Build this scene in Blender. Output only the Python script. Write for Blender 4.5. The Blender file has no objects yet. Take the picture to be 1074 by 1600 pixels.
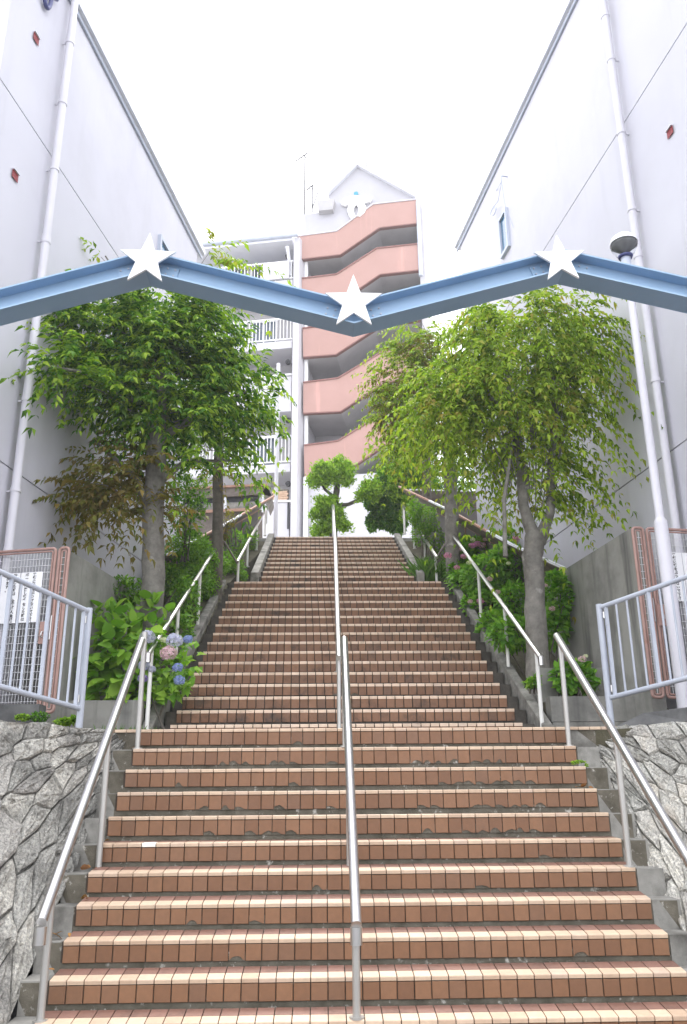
import bpy, math, random
import numpy as np
from mathutils import Vector, Matrix
R = math.radians
rng = np.random.default_rng(7)
random.seed(7)
sc = bpy.context.scene

# ------------------------------------------------------------------ camera, sky, sun, exposure
F_PX, PITCH, YAW, ROLL = 1335.9, 0.32331, 0.02727, -0.00827      # focal length in pixels of the 1074 x 1600 photo
EYE = Vector((0.0, 0.0, 1.62))
cam = bpy.data.cameras.new('camera'); cam_o = bpy.data.objects.new('camera', cam)
sc.collection.objects.link(cam_o); sc.camera = cam_o
cam.sensor_fit = 'VERTICAL'; cam.sensor_height = 36.0; cam.lens = 36.0 * F_PX / 1600.0
cam.clip_start = 0.05; cam.clip_end = 3000
fw = Vector((math.sin(YAW) * math.cos(PITCH), math.cos(YAW) * math.cos(PITCH), math.sin(PITCH)))
rt = Vector((math.cos(YAW), -math.sin(YAW), 0)); up = rt.cross(fw)
cr, sr = math.cos(ROLL), math.sin(ROLL)
rt2 = rt * cr + up * sr; up2 = up * cr - rt * sr
cam_o.matrix_world = Matrix(((rt2.x, up2.x, -fw.x, EYE.x), (rt2.y, up2.y, -fw.y, EYE.y), (rt2.z, up2.z, -fw.z, EYE.z), (0, 0, 0, 1)))

SUN_EL, SUN_AZ = R(58), R(1)
world = bpy.data.worlds.new('World'); sc.world = world; world.use_nodes = True
wn = world.node_tree.nodes; wl = world.node_tree.links
bg = wn['Background']
sky = wn.new('ShaderNodeTexSky'); sky.sky_type = 'NISHITA'; sky.sun_disc = False
sky.sun_elevation = SUN_EL; sky.sun_rotation = SUN_AZ; sky.air_density = 1.0; sky.dust_density = 4.0
mx = wn.new('ShaderNodeMix'); mx.data_type = 'RGBA'; mx.inputs[0].default_value = 0.88
mx.inputs[7].default_value = (10.0, 10.1, 10.5, 1)
wl.new(sky.outputs[0], mx.inputs[6]); wl.new(mx.outputs[2], bg.inputs[0]); bg.inputs[1].default_value = 0.12
sun = bpy.data.lights.new('sun', 'SUN'); sun.energy = 1.3; sun.angle = R(16); sun.color = (1.0, 0.97, 0.92)
sun_o = bpy.data.objects.new('sun', sun); sc.collection.objects.link(sun_o)
sdir = Vector((math.sin(SUN_AZ) * math.cos(SUN_EL), math.cos(SUN_AZ) * math.cos(SUN_EL), math.sin(SUN_EL)))
sun_o.rotation_euler = sdir.to_track_quat('Z', 'Y').to_euler(); sun_o.location = (0, -5, 30)
vs = sc.view_settings; vs.view_transform = 'Standard'; vs.look = 'None'; vs.exposure = 1.42; vs.gamma = 1; vs.use_curve_mapping = False
sc.render.film_transparent = False
try:
    sc.cycles.max_bounces = 8; sc.cycles.transparent_max_bounces = 12
except Exception: pass

# ------------------------------------------------------------------ helpers
def ray(px, py):
    u = px - 537.0; v = py - 800.0
    c, s = math.cos(-ROLL), math.sin(-ROLL); u, v = c * u - s * v, s * u + c * v
    return rt * (u / F_PX) + up * (-v / F_PX) + fw
def at(px, py, Y):
    r = ray(px, py); return EYE + r * (Y / r.y)
def hit(px, py, P0, N):
    r = ray(px, py); return EYE + r * ((Vector(P0) - EYE).dot(N) / r.dot(N))
def onw(px, py, a, b):                      # on the vertical plane X = a + b Y
    r = ray(px, py); return EYE + r * (a / (r.x - b * r.y))

ORG = {}
def tag(o, label=None, cat=None, group=None, kind=None):
    if label: o['label'] = label
    if cat: o['category'] = cat
    if group: o['group'] = group
    if kind: o['kind'] = kind
    return o
def link(o, parent, org):
    sc.collection.objects.link(o); org = Vector(org); ORG[o.name] = org
    if parent is not None:
        o.parent = parent; o.location = org - ORG[parent.name]
    else: o.location = org
    return o
def thing(name, loc, label, cat, group=None):
    o = bpy.data.objects.new(name, None); o.empty_display_size = 0.1
    link(o, None, loc); return tag(o, label, cat, group)
class MB:
    def __init__(s): s.v = []; s.f = []; s.sm = []
    def add(s, vs, fs, smooth=False):
        n = len(s.v); s.v += [Vector(p) for p in vs]
        for f in fs: s.f.append([i + n for i in f]); s.sm.append(smooth)
        return s
    def box(s, a, b):
        x0, y0, z0 = a; x1, y1, z1 = b
        return s.add([(x0,y0,z0),(x1,y0,z0),(x1,y1,z0),(x0,y1,z0),(x0,y0,z1),(x1,y0,z1),(x1,y1,z1),(x0,y1,z1)],
                     [(0,3,2,1),(4,5,6,7),(0,1,5,4),(1,2,6,5),(2,3,7,6),(3,0,4,7)])
    def obox(s, c, ex, ey, ez):              # oriented box: centre and three half vectors
        c = Vector(c); ex = Vector(ex); ey = Vector(ey); ez = Vector(ez)
        vs = [c + ex*i + ey*j + ez*k for k in (-1,1) for (i,j) in ((-1,-1),(1,-1),(1,1),(-1,1))]
        if ex.cross(ey).dot(ez) < 0: vs = [vs[i] for i in (3,2,1,0,7,6,5,4)]
        return s.add(vs, [(0,3,2,1),(4,5,6,7),(0,1,5,4),(1,2,6,5),(2,3,7,6),(3,0,4,7)])
    def beam(s, p0, p1, w, h, up=(0,0,1)):
        p0 = Vector(p0); p1 = Vector(p1); d = p1 - p0; L = d.length; d.normalize()
        sd = d.cross(Vector(up)).normalized(); u = sd.cross(d)
        return s.obox((p0+p1)/2, d*L/2, sd*w/2, u*h/2)
    def tube(s, pts, r, n=10, cap=True, smooth=True):
        pts = [Vector(p) for p in pts]; m = len(pts)
        rs = r if isinstance(r, (list, tuple)) else [r]*m
        vs = []; ref = None
        for i, p in enumerate(pts):
            d = (pts[min(i+1,m-1)] - pts[max(i-1,0)]).normalized()
            if ref is None:
                ref = Vector((0,0,1)) if abs(d.z) < .9 else Vector((1,0,0))
            a = d.cross(ref).normalized(); b = a.cross(d); ref = b
            for k in range(n):
                t = 2*math.pi*k/n; vs.append(p + (a*math.cos(t) + b*math.sin(t))*rs[i])
        fs = [(i*n+k, i*n+(k+1)%n, (i+1)*n+(k+1)%n, (i+1)*n+k) for i in range(m-1) for k in range(n)]
        s.add(vs, fs, smooth)
        if cap: s.add(vs[:n], [tuple(range(n))]); s.add(vs[-n:], [tuple(range(n-1,-1,-1))])
        return s
    def prism(s, poly, off):                  # polygon extruded by off; poly winding free
        poly = [Vector(p) for p in poly]; off = Vector(off); n = len(poly)
        nn = Vector((0,0,0))
        for i in range(n): nn += poly[i].cross(poly[(i+1)%n])
        if nn.dot(off) > 0: poly = poly[::-1]
        vs = poly + [p + off for p in poly]
        fs = [tuple(range(n)), tuple(range(2*n-1, n-1, -1))]
        fs += [((i+1)%n, i, i+n, (i+1)%n+n) for i in range(n)]
        return s.add(vs, fs)
    def sphere(s, c, r, nu=12, nv=8, sx=1, sy=1, sz=1):
        c = Vector(c); vs = [c + Vector((0,0,r*sz))]
        for j in range(1, nv):
            t = math.pi*j/nv
            for i in range(nu):
                a = 2*math.pi*i/nu; vs.append(c + Vector((r*sx*math.sin(t)*math.cos(a), r*sy*math.sin(t)*math.sin(a), r*sz*math.cos(t))))
        vs.append(c - Vector((0,0,r*sz))); L = len(vs)-1
        fs = [(0, 1+i, 1+(i+1)%nu) for i in range(nu)]
        for j in range(nv-2):
            for i in range(nu): fs.append((1+j*nu+i, 1+(j+1)*nu+i, 1+(j+1)*nu+(i+1)%nu, 1+j*nu+(i+1)%nu))
        fs += [(L, 1+(nv-2)*nu+(i+1)%nu, 1+(nv-2)*nu+i) for i in range(nu)]
        return s.add(vs, fs, True)
    def lathe(s, c, prof, n=16):              # prof: (r, z) list
        c = Vector(c); vs = []
        for r, z in prof:
            for i in range(n):
                a = 2*math.pi*i/n; vs.append(c + Vector((r*math.cos(a), r*math.sin(a), z)))
        fs = [(j*n+i, j*n+(i+1)%n, (j+1)*n+(i+1)%n, (j+1)*n+i) for j in range(len(prof)-1) for i in range(n)]
        return s.add(vs, fs, True)
    def mesh(s, name, org, mat):
        org = Vector(org); me = bpy.data.meshes.new(name)
        me.from_pydata([tuple(p - org) for p in s.v], [], s.f)
        me.polygons.foreach_set('use_smooth', s.sm)
        if mat: me.materials.append(mat)
        me.update(); return me
    def build(s, name, mat, parent=None, org=None, **k):
        if org is None:
            if parent is not None and False: org = ORG[parent.name]
            else:
                lo = [min(p[i] for p in s.v) for i in range(3)]; hi = [max(p[i] for p in s.v) for i in range(3)]
                org = ((lo[0]+hi[0])/2, (lo[1]+hi[1])/2, lo[2])
        o = bpy.data.objects.new(name, s.mesh(name, org, mat)); link(o, parent, org)
        return tag(o, **k)

# ------------------------------------------------------------------ materials
def nmat(name):
    m = bpy.data.materials.new(name); m.use_nodes = True
    return m, m.node_tree.nodes, m.node_tree.links, m.node_tree.nodes['Principled BSDF']
def ramp(n, stops):
    r = n.new('ShaderNodeValToRGB'); e = r.color_ramp.elements
    while len(e) < len(stops): e.new(0.5)
    for i, (p, c) in enumerate(stops): e[i].position = p; e[i].color = (*c, 1) if len(c) == 3 else c
    return r
def noise(n, l, scale, detail=5, rough=.6, pos=None, sx=None):
    t = n.new('ShaderNodeTexNoise'); t.inputs['Scale'].default_value = scale; t.inputs['Detail'].default_value = detail; t.inputs['Roughness'].default_value = rough
    g = n.new('ShaderNodeNewGeometry')
    if sx:
        mp = n.new('ShaderNodeMapping'); mp.inputs['Scale'].default_value = sx
        l.new(g.outputs['Position'], mp.inputs[0]); l.new(mp.outputs[0], t.inputs['Vector'])
    else: l.new(g.outputs['Position'], t.inputs['Vector'])
    return t
def mixc(n, l, fac, a, b, mode='MIX'):
    m = n.new('ShaderNodeMix'); m.data_type = 'RGBA'; m.blend_type = mode
    for s, v in ((0, fac), (6, a), (7, b)):
        if hasattr(v, 'is_output'): l.new(v, m.inputs[s])
        else: m.inputs[s].default_value = v if s == 0 else ((*v, 1) if len(v) == 3 else v)
    return m.outputs[2]
def surf(name, c1, c2, scale=3, rough=.8, bump=.1, bscale=60, metal=0, stain=None, streak=None, spec=.4, detail=6, dist=.01):
    m, n, l, b = nmat(name)
    t = noise(n, l, scale, detail)
    r = ramp(n, [(.3, c1), (.7, c2)]); l.new(t.outputs['Fac'], r.inputs[0]); col = r.outputs[0]
    if stain:                                # (colour, scale, threshold lo, hi)
        t2 = noise(n, l, stain[1], 6, .65); r2 = ramp(n, [(stain[2], (0,0,0)), (stain[3], (1,1,1))]); l.new(t2.outputs['Fac'], r2.inputs[0])
        col = mixc(n, l, r2.outputs[0], col, stain[0])
    if streak:                               # vertical run-off streaks
        t3 = noise(n, l, streak[1], 5, .6, sx=(1, 1, .08)); r3 = ramp(n, [(streak[2], (0,0,0)), (streak[3], (1,1,1))]); l.new(t3.outputs['Fac'], r3.inputs[0])
        col = mixc(n, l, r3.outputs[0], col, streak[0])
    l.new(col, b.inputs['Base Color']); b.inputs['Roughness'].default_value = rough; b.inputs['Metallic'].default_value = metal
    b.inputs['Specular IOR Level'].default_value = spec
    if bump:
        bt = noise(n, l, bscale, 6, .7); bp = n.new('ShaderNodeBump'); bp.inputs['Strength'].default_value = bump; bp.inputs['Distance'].default_value = dist
        l.new(bt.outputs['Fac'], bp.inputs['Height']); l.new(bp.outputs[0], b.inputs['Normal'])
    return m
def rnd01(n, l):                             # one random number per piece: object random + island random
    oi = n.new('ShaderNodeObjectInfo'); g = n.new('ShaderNodeNewGeometry')
    a = n.new('ShaderNodeMath'); a.operation = 'ADD'; l.new(oi.outputs['Random'], a.inputs[0]); l.new(g.outputs['Random Per Island'], a.inputs[1])
    f = n.new('ShaderNodeMath'); f.operation = 'FRACT'; l.new(a.outputs[0], f.inputs[0]); return f.outputs[0]
def tile_mat(name, stops, rough, dirt=(.03,.026,.022), dlo=.5, dhi=.75, dscale=3.5, damt=1.0, light=None):
    m, n, l, b = nmat(name)
    r = ramp(n, stops); l.new(rnd01(n, l), r.inputs[0])
    t = noise(n, l, 28, 5); col = mixc(n, l, .5, r.outputs[0], mixc(n, l, t.outputs['Fac'], (.55,.55,.55), (1.35,1.3,1.25)), 'MULTIPLY')
    t2 = noise(n, l, dscale, 8, .72); r2 = ramp(n, [(dlo, (0,0,0)), (dhi, (damt,)*3)]); l.new(t2.outputs['Fac'], r2.inputs[0])
    col = mixc(n, l, r2.outputs[0], col, dirt)
    if light:
        t4 = noise(n, l, 14, 6, .8); r4 = ramp(n, [(.62, (0,0,0)), (.8, (.6,.6,.6))]); l.new(t4.outputs['Fac'], r4.inputs[0]); col = mixc(n, l, r4.outputs[0], col, light)
    l.new(col, b.inputs['Base Color'])
    rr = ramp(n, [(.3, (rough,)*3), (.8, (min(1, rough+.3),)*3)]); l.new(t2.outputs['Fac'], rr.inputs[0]); l.new(rr.outputs[0], b.inputs['Roughness'])
    bt = noise(n, l, 90, 4); bp = n.new('ShaderNodeBump'); bp.inputs['Strength'].default_value = .12; bp.inputs['Distance'].default_value = .004
    l.new(bt.outputs['Fac'], bp.inputs['Height']); l.new(bp.outputs[0], b.inputs['Normal'])
    return m
def leaf_mat(name, stops, trans=.35, rough=.45, patch=None, spec=.14):
    m, n, l, b = nmat(name)
    r = ramp(n, stops); l.new(rnd01(n, l), r.inputs[0]); col = r.outputs[0]
    if patch:
        t = noise(n, l, patch[1], 3); r2 = ramp(n, [(patch[2], (0,0,0)), (patch[3], (1,1,1))]); l.new(t.outputs['Fac'], r2.inputs[0]); col = mixc(n, l, r2.outputs[0], col, patch[0])
    l.new(col, b.inputs['Base Color']); b.inputs['Roughness'].default_value = rough + .1; b.inputs['Specular IOR Level'].default_value = spec
    tr = n.new('ShaderNodeBsdfTranslucent'); tc = mixc(n, l, 1.0, col, (1.1, 1.25, .5), 'MULTIPLY'); l.new(tc, tr.inputs[0])
    mxs = n.new('ShaderNodeMixShader'); mxs.inputs[0].default_value = trans
    l.new(b.outputs[0], mxs.inputs[1]); l.new(tr.outputs[0], mxs.inputs[2]); l.new(mxs.outputs[0], n['Material Output'].inputs[0])
    return m

M = {}
M['riser'] = tile_mat('riser_tile_glaze', [(0, (.162,.076,.036)), (.35, (.19,.091,.043)), (.75, (.222,.11,.054)), (1, (.168,.086,.046))], .38, dlo=.62, dhi=.95, dscale=2.5, damt=.55)
M['riser_mid'] = tile_mat('weathered_riser_tile', [(0, (.155,.074,.037)), (.4, (.19,.093,.048)), (.8, (.225,.113,.06)), (1, (.13,.066,.037))], .5, dlo=.52, dhi=.68, dscale=3.2, damt=.85)
M['tread'] = tile_mat('tread_tile_glaze', [(0, (.16,.08,.058)), (.5, (.19,.096,.07)), (1, (.22,.115,.088))], .5, dlo=.5, dhi=.8, dscale=5, damt=.6)
M['nosing'] = tile_mat('nosing_tile_glaze', [(0, (.46,.33,.235)), (.3, (.53,.395,.285)), (.7, (.58,.445,.325)), (1, (.50,.375,.29))], .42, dirt=(.2,.13,.1), dlo=.6, dhi=.9, dscale=9, damt=.45)
M['nosing_mid'] = tile_mat('weathered_nosing_tile', [(0, (.54,.41,.31)), (.4, (.63,.48,.37)), (.8, (.70,.55,.43)), (1, (.50,.39,.31))], .5, dirt=(.09,.07,.055), dlo=.56, dhi=.8, dscale=5, damt=.7)
M['nosing_white'] = surf('replaced_white_nosing', (.78,.76,.68), (.82,.8,.74), 20, .4, .03)
M['mortar'] = surf('stair_mortar', (.07,.062,.045), (.15,.134,.105), 9, .9, .5, 70, stain=((.46,.44,.40), 15, .6, .7))
M['mortar_mid'] = surf('dark_stair_mortar', (.035,.032,.028), (.10,.09,.075), 6, .9, .3, 60)
M['joint_dark'] = surf('dark_tile_joint', (.035,.026,.02), (.075,.058,.045), 12, .95, .2, 80)
M['conc'] = surf('weathered_concrete', (.17,.165,.15), (.32,.31,.285), 4, .9, .3, 50, stain=((.07,.066,.058), 2.2, .5, .72))
M['conc_kerb'] = surf('mossy_kerb_concrete', (.15,.145,.13), (.29,.28,.255), 7, .92, .35, 60, stain=((.05,.05,.042), 3, .48, .7))
M['conc_wall'] = surf('streaked_concrete_wall', (.235,.23,.21), (.31,.305,.28), 1.6, .9, .15, 40, stain=((.10,.098,.09), 1.0, .5, .75), streak=((.085,.085,.08), 5, .52, .72))
M['stone'] = None
M['steel'] = None
M['blue_beam'] = surf('blue_beam_paint', (.27,.41,.57), (.31,.45,.62), 2.5, .33, .03, 40, streak=((.33,.42,.55), 6, .6, .8))
M['white_star'] = surf('white_star_paint', (.84,.84,.86), (.88,.88,.89), 3, .45, 0)
M['wall_white'] = surf('pale_wall_paint', (.545,.54,.60), (.59,.585,.645), .6, .85, .12, 90, stain=((.50,.495,.54), .45, .5, .8), streak=((.505,.50,.55), 2.6, .55, .85), dist=.004)
M['joint'] = surf('wall_joint', (.30,.30,.32), (.40,.40,.42), 4, .9, 0)
M['pipe'] = surf('white_pipe', (.58,.57,.62), (.63,.62,.67), 2, .4, .02, 30, streak=((.54,.53,.56), 4, .58, .8))
M['antenna'] = surf('dark_antenna_metal', (.07,.07,.08), (.1,.1,.11), 4, .5, 0)
M['gable'] = surf('gable_paint', (.40,.395,.43), (.44,.435,.47), 1, .8, .05, 60)
M['gutter'] = surf('grey_gutter', (.42,.46,.55), (.50,.54,.63), 2, .5, .02)
M['fascia'] = surf('pale_fascia', (.68,.69,.75), (.74,.75,.80), 2, .5, .02)
M['red'] = surf('red_paint', (.20,.012,.018), (.26,.02,.026), 8, .6, 0)
M['darkglass'] = surf('dark_glass', (.03,.05,.08), (.06,.09,.13), 2, .08, 0, spec=.6)
M['blueglass'] = surf('blue_glass', (.05,.13,.22), (.09,.19,.30), 2, .1, 0, spec=.6)
M['navy'] = surf('navy_letter', (.04,.05,.16), (.06,.07,.2), 5, .4, 0)
M['fence'] = surf('pale_blue_fence_paint', (.38,.41,.48), (.46,.49,.56), 4, .45, .05, 60, stain=((.32,.25,.2), 9, .68, .8))
M['rust_pink'] = surf('pink_gate_paint', (.34,.205,.175), (.41,.26,.225), 6, .55, .06, 60, stain=((.3,.14,.1), 9, .62, .8))
M['wire'] = surf('white_wire', (.62,.62,.64), (.72,.72,.74), 9, .5, 0)
M['sheet'] = surf('white_notice_sheet', (.82,.82,.84), (.86,.86,.87), 4, .5, 0)
M['ink'] = surf('black_ink', (.02,.02,.025), (.03,.03,.035), 4, .6, 0)
M['bark'] = surf('grey_bark', (.12,.112,.10), (.25,.235,.21), 9, .95, .8, 38, stain=((.36,.35,.32), 7, .6, .72), dist=.02)
M['bark2'] = surf('brown_bark', (.075,.066,.055), (.17,.15,.125), 12, .95, .8, 50, dist=.02)
M['soil'] = surf('dark_soil', (.06,.055,.035), (.11,.1,.065), 9, 1, .6, 30, dist=.03)
M['asphalt'] = surf('asphalt', (.045,.045,.047), (.07,.07,.072), 12, .95, .4, 120)
M['paving'] = surf('plaza_paving', (.34,.33,.31), (.42,.41,.39), 4, .9, .2, 60)
M['pink_wall'] = surf('pink_spandrel_paint', (.375,.225,.195), (.415,.25,.22), .9, .75, .05, 60, streak=((.55,.31,.27), 2.2, .6, .8))
M['pink_trim'] = surf('brown_trim', (.19,.085,.075), (.23,.11,.095), 5, .6, 0)
M['bld_white'] = surf('apartment_white', (.50,.49,.525), (.55,.54,.575), 1, .8, .05, 60)
M['bld_grey'] = surf('apartment_inner_grey', (.36,.35,.36), (.44,.43,.44), 1.4, .85, 0)
M['soffit'] = surf('stair_soffit_grey', (.42,.41,.42), (.5,.49,.5), 1.5, .85, 0)
M['brick'] = surf('beige_brick', (.44,.29,.2), (.55,.38,.27), 9, .85, .1)
M['rail_white'] = surf('white_rail_paint', (.78,.78,.79), (.83,.83,.84), 4, .5, 0)
M['brown_metal'] = surf('weathered_brown_panel', (.115,.095,.08), (.19,.16,.14), 6, .7, .1, 40, stain=((.24,.22,.2), 4, .55, .75))
M['rust_edge'] = surf('rusty_frame', (.30,.16,.11), (.42,.26,.2), 11, .75, .1, 60)
M['mesh_panel'] = surf('grey_mesh_panel', (.10,.095,.09), (.15,.14,.13), 5, .8, .3, 160)
M['emblem'] = surf('white_emblem', (.86,.86,.86), (.9,.9,.9), 2, .5, 0)
M['teal'] = surf('teal_dot', (.04,.26,.36), (.05,.3,.4), 5, .4, 0)
M['black'] = surf('black_vent', (.015,.015,.02), (.03,.03,.035), 5, .6, 0)
M['coping'] = surf('dark_coping_stone', (.07,.07,.072), (.15,.15,.15), 6, .9, .4, 40)

def stone_mat(name='granite_wall_stone', k=1.0, amt=1.0):
    m, n, l, b = nmat(name)
    r = ramp(n, [(p_, tuple(x*k for x in c)) for p_, c in [(0, (.20,.195,.18)), (.4, (.30,.295,.275)), (.75, (.40,.385,.35)), (1, (.26,.25,.235))]]); l.new(rnd01(n, l), r.inputs[0])
    t = noise(n, l, 55, 6, .8); sp = ramp(n, [(.36, (.25,.25,.25)), (.5, (1,1,1)), (.64, (1.75,1.72,1.65))]); l.new(t.outputs['Fac'], sp.inputs[0])
    col = mixc(n, l, .75, r.outputs[0], sp.outputs[0], 'MULTIPLY')
    t2 = noise(n, l, 3.2, 7, .7); r2 = ramp(n, [(.46, (0,0,0)), (.68, (.85,.85,.85))]); l.new(t2.outputs['Fac'], r2.inputs[0])
    mm = n.new('ShaderNodeMath'); mm.operation = 'MULTIPLY'; l.new(r2.outputs[0], mm.inputs[0]); mm.inputs[1].default_value = amt
    col = mixc(n, l, mm.outputs[0], col, (.055,.054,.05))
    t5 = noise(n, l, 2.1, 4); r5 = ramp(n, [(.6, (0,0,0)), (.75, (.5,.5,.5))]); l.new(t5.outputs['Fac'], r5.inputs[0]); col = mixc(n, l, r5.outputs[0], col, (.5,.42,.33))
    l.new(col, b.inputs['Base Color']); b.inputs['Roughness'].default_value = .9; b.inputs['Specular IOR Level'].default_value = .25
    bt = noise(n, l, 22, 9, .72); bp = n.new('ShaderNodeBump'); bp.inputs['Strength'].default_value = 1; bp.inputs['Distance'].default_value = .03
    l.new(bt.outputs['Fac'], bp.inputs['Height']); l.new(bp.outputs[0], b.inputs['Normal'])
    return m
M['stone'] = stone_mat(k=1.3, amt=.9); M['stone_pale'] = stone_mat('pale_granite_wall_stone', 1.6, .25)
def steel_mat():
    m, n, l, b = nmat('brushed_stainless_steel')
    t = noise(n, l, 1.3, 3); r = ramp(n, [(.3, (.52,.51,.50)), (.7, (.62,.61,.60))]); l.new(t.outputs['Fac'], r.inputs[0]); l.new(r.outputs[0], b.inputs['Base Color'])
    b.inputs['Roughness'].default_value = .3; b.inputs['Metallic'].default_value = 1.0; return m
M['steel'] = steel_mat()
M['post_paint'] = surf('aged_steel_post', (.40,.39,.37), (.46,.45,.43), 2, .42, 0, 50, metal=.6)
M['post_white'] = surf('pale_rail_post', (.66,.65,.62), (.74,.73,.70), 8, .45, .05, 50, stain=((.4,.33,.26), 20, .68, .8))
G = lambda *s: [(i/(len(s)-1), c) for i, c in enumerate(s)]
M['leafL'] = leaf_mat('deep_green_leaflets', G((.03,.095,.012),(.055,.15,.016),(.10,.22,.022),(.22,.36,.035),(.36,.48,.05),(.065,.165,.018)), .45, patch=((.24,.16,.045), 1.5, .65, .77))
M['leafR'] = leaf_mat('light_green_leaflets', G((.085,.15,.016),(.17,.27,.024),(.27,.39,.035),(.38,.50,.055),(.32,.28,.06)), .48, patch=((.32,.21,.06), 1.7, .60, .74))
M['leafBronze'] = leaf_mat('bronze_green_leaflets', G((.13,.12,.03),(.21,.145,.045),(.17,.20,.04),(.28,.19,.065),(.11,.14,.03)), .45)
M['leafHyd'] = leaf_mat('hydrangea_leaf_green', G((.09,.22,.025),(.14,.30,.032),(.20,.38,.042),(.28,.45,.055),(.11,.26,.028)), .4, .45)
M['leafHydR'] = leaf_mat('hydrangea_leaf_deep_green', G((.09,.24,.024),(.13,.31,.03),(.19,.39,.04),(.26,.46,.055)), .4, .45)
M['leafHedge'] = leaf_mat('hedge_leaf_green', G((.06,.16,.02),(.10,.24,.026),(.16,.32,.036),(.23,.40,.05)), .38, .45)
M['leafNiwaki'] = leaf_mat('topiary_leaf_green', G((.12,.24,.02),(.19,.34,.028),(.28,.45,.04),(.38,.54,.065)), .42, .45)
M['leafDark'] = leaf_mat('evergreen_leaf', G((.045,.14,.018),(.07,.19,.022),(.11,.26,.03),(.19,.36,.045)), .38, .4)
M['grass'] = leaf_mat('grass_blade', G((.06,.15,.02),(.10,.22,.03),(.15,.27,.05)), .35, .5)
M['dry'] = leaf_mat('dry_leaf', G((.22,.09,.03),(.32,.17,.06),(.18,.08,.04)), .1, .7)
M['petal_blue'] = leaf_mat('blue_hydrangea_petal', G((.16,.21,.55),(.26,.32,.66),(.42,.48,.76)), .25, .6)
M['petal_lilac'] = leaf_mat('lilac_hydrangea_petal', G((.40,.40,.64),(.52,.52,.72),(.62,.62,.74)), .25, .6)
M['petal_violet'] = leaf_mat('violet_hydrangea_petal', G((.24,.18,.52),(.34,.26,.6),(.45,.36,.7)), .25, .6)
M['petal_pink'] = leaf_mat('pink_hydrangea_petal', G((.58,.36,.46),(.68,.46,.54),(.72,.56,.6)), .25, .6)
M['petal_magenta'] = leaf_mat('magenta_hydrangea_petal', G((.5,.15,.36),(.62,.25,.46),(.7,.42,.58)), .25, .6)
M['petal_cream'] = leaf_mat('cream_hydrangea_bud', G((.58,.62,.38),(.68,.7,.5),(.74,.74,.6)), .25, .6)

# ------------------------------------------------------------------ stair geometry
CX = 0.28
def row(k):                                  # nosing front edge (Y, Z, half width of tiles)
    if k <= 10: return 5.2381 + .22646*k, .4856 + .17033*k, 1.83
    if k <= 26: return 9.262 + .30113*(k-11), 2.1889 + .17729*(k-10), (3.7245 - .2929*(k-11)/15)/2
    return 14.0856 + .33726*(k-27), 5.0255 + .17194*(k-26), (2.602 - .0966*(k-27)/10)/2
ZL, ZM, ZT = 2.1889, 5.0255, 6.9168          # landing, upper landing edge, plaza
WL = (-4.91, .172); WR = (5.26, -.137)       # building wall planes  X = a + b Y
wlx = lambda Y: WL[0] + WL[1]*Y
wrx = lambda Y: WR[0] + WR[1]*Y

# ------------------------------------------------------------------ ground sheets
m = MB(); m.add([(-150,-60,0),(150,-60,0),(150,150,0),(-150,150,0)], [(0,1,2,3)])
m.build('street', M['asphalt'], org=(0,0,0), kind='structure')
m = MB(); m.box((-60,17.55,.05),(60,120,ZT-.004)); m.build('plaza', M['paving'], kind='structure')
# landing floor between the stone walls and the middle flight
m = MB(); m.prism([(-1.74,7.53,ZL-.03),(2.34,7.53,ZL-.03),(3.9,6.0,ZL-.03),(4.6,6.0,ZL-.03),(4.6,9.5,ZL-.03),(-4.2,9.5,ZL-.03),(-4.2,5.4,ZL-.03),(-2.95,5.4,ZL-.03)], (0,0,-.25))
m.build('landing', M['soil'], kind='structure')
m = MB(); m.box((CX-1.95,7.56,ZL-.02),(CX+2.2,9.3,ZL-.012)); m.build('landing_floor', M['conc'], kind='structure')
# planting slopes beside the middle and upper flights
def slopez(Y): return ZL + .06 + (Y-9.26)*.589
for sd, nm in ((-1,'planting_bed'), (1,'planting_bed')):
    m = MB(); x0 = -1.76 if sd < 0 else 2.34; x1 = -3.3 if sd < 0 else 4.0
    y0 = 9.3 if sd < 0 else 9.62
    pts = [(y0, slopez(y0)), (13.9, slopez(13.9)+.05), (17.6, ZT-.05)]
    vs = []
    for y, z in pts: vs += [(x0 - sd*.28*(y-9.3)/4.6*.8 if y < 14 else (CX + sd*1.36), y, z), (x1, y, z)]
    vs += [(p[0], p[1], .1) for p in vs]
    m.add(vs, [(0,1,3,2),(2,3,5,4),(0,6,7,1),(1,7,9,3),(3,9,11,5),(0,2,8,6),(2,4,10,8),(4,5,11,10)])
    m.build(nm, M['soil'], kind='structure')

# ------------------------------------------------------------------ stairs
TW = .0985; JT = .006                          # tile pitch and joint
def tile_shape(w, h, d, bev=.0025):           # front face towards -Y, origin at top left of the front
    a = bev
    vs = [(a,0,-a),(w-a,0,-a),(w-a,0,-h+a),(a,0,-h+a),(0,a,0),(w,a,0),(w,a,-h),(0,a,-h),(0,d,0),(w,d,0),(w,d,-h),(0,d,-h)]
    fs = [(3,2,1,0),(0,1,5,4),(1,2,6,5),(2,3,7,6),(3,0,4,7),(4,5,9,8),(5,6,10,9),(6,7,11,10),(7,4,8,11)]
    return vs, fs
def nosing_shape(w, d=.085, h=.026, bev=.006):  # cream L nosing: top surface and rounded front edge
    pr = [(.012,-h),(0,-h+.002),(0,-bev),(bev*.35,-bev*.3),(bev,0),(d,0),(d,-.012),(.014,-.012)]
    n = len(pr); vs = [(0,y,z) for y,z in pr] + [(w,y,z) for y,z in pr]
    fs = [tuple(range(n)), tuple(range(2*n-1,n-1,-1))] + [((i+1)%n, i, i+n, (i+1)%n+n) for i in range(n)]
    return vs, fs
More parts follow.
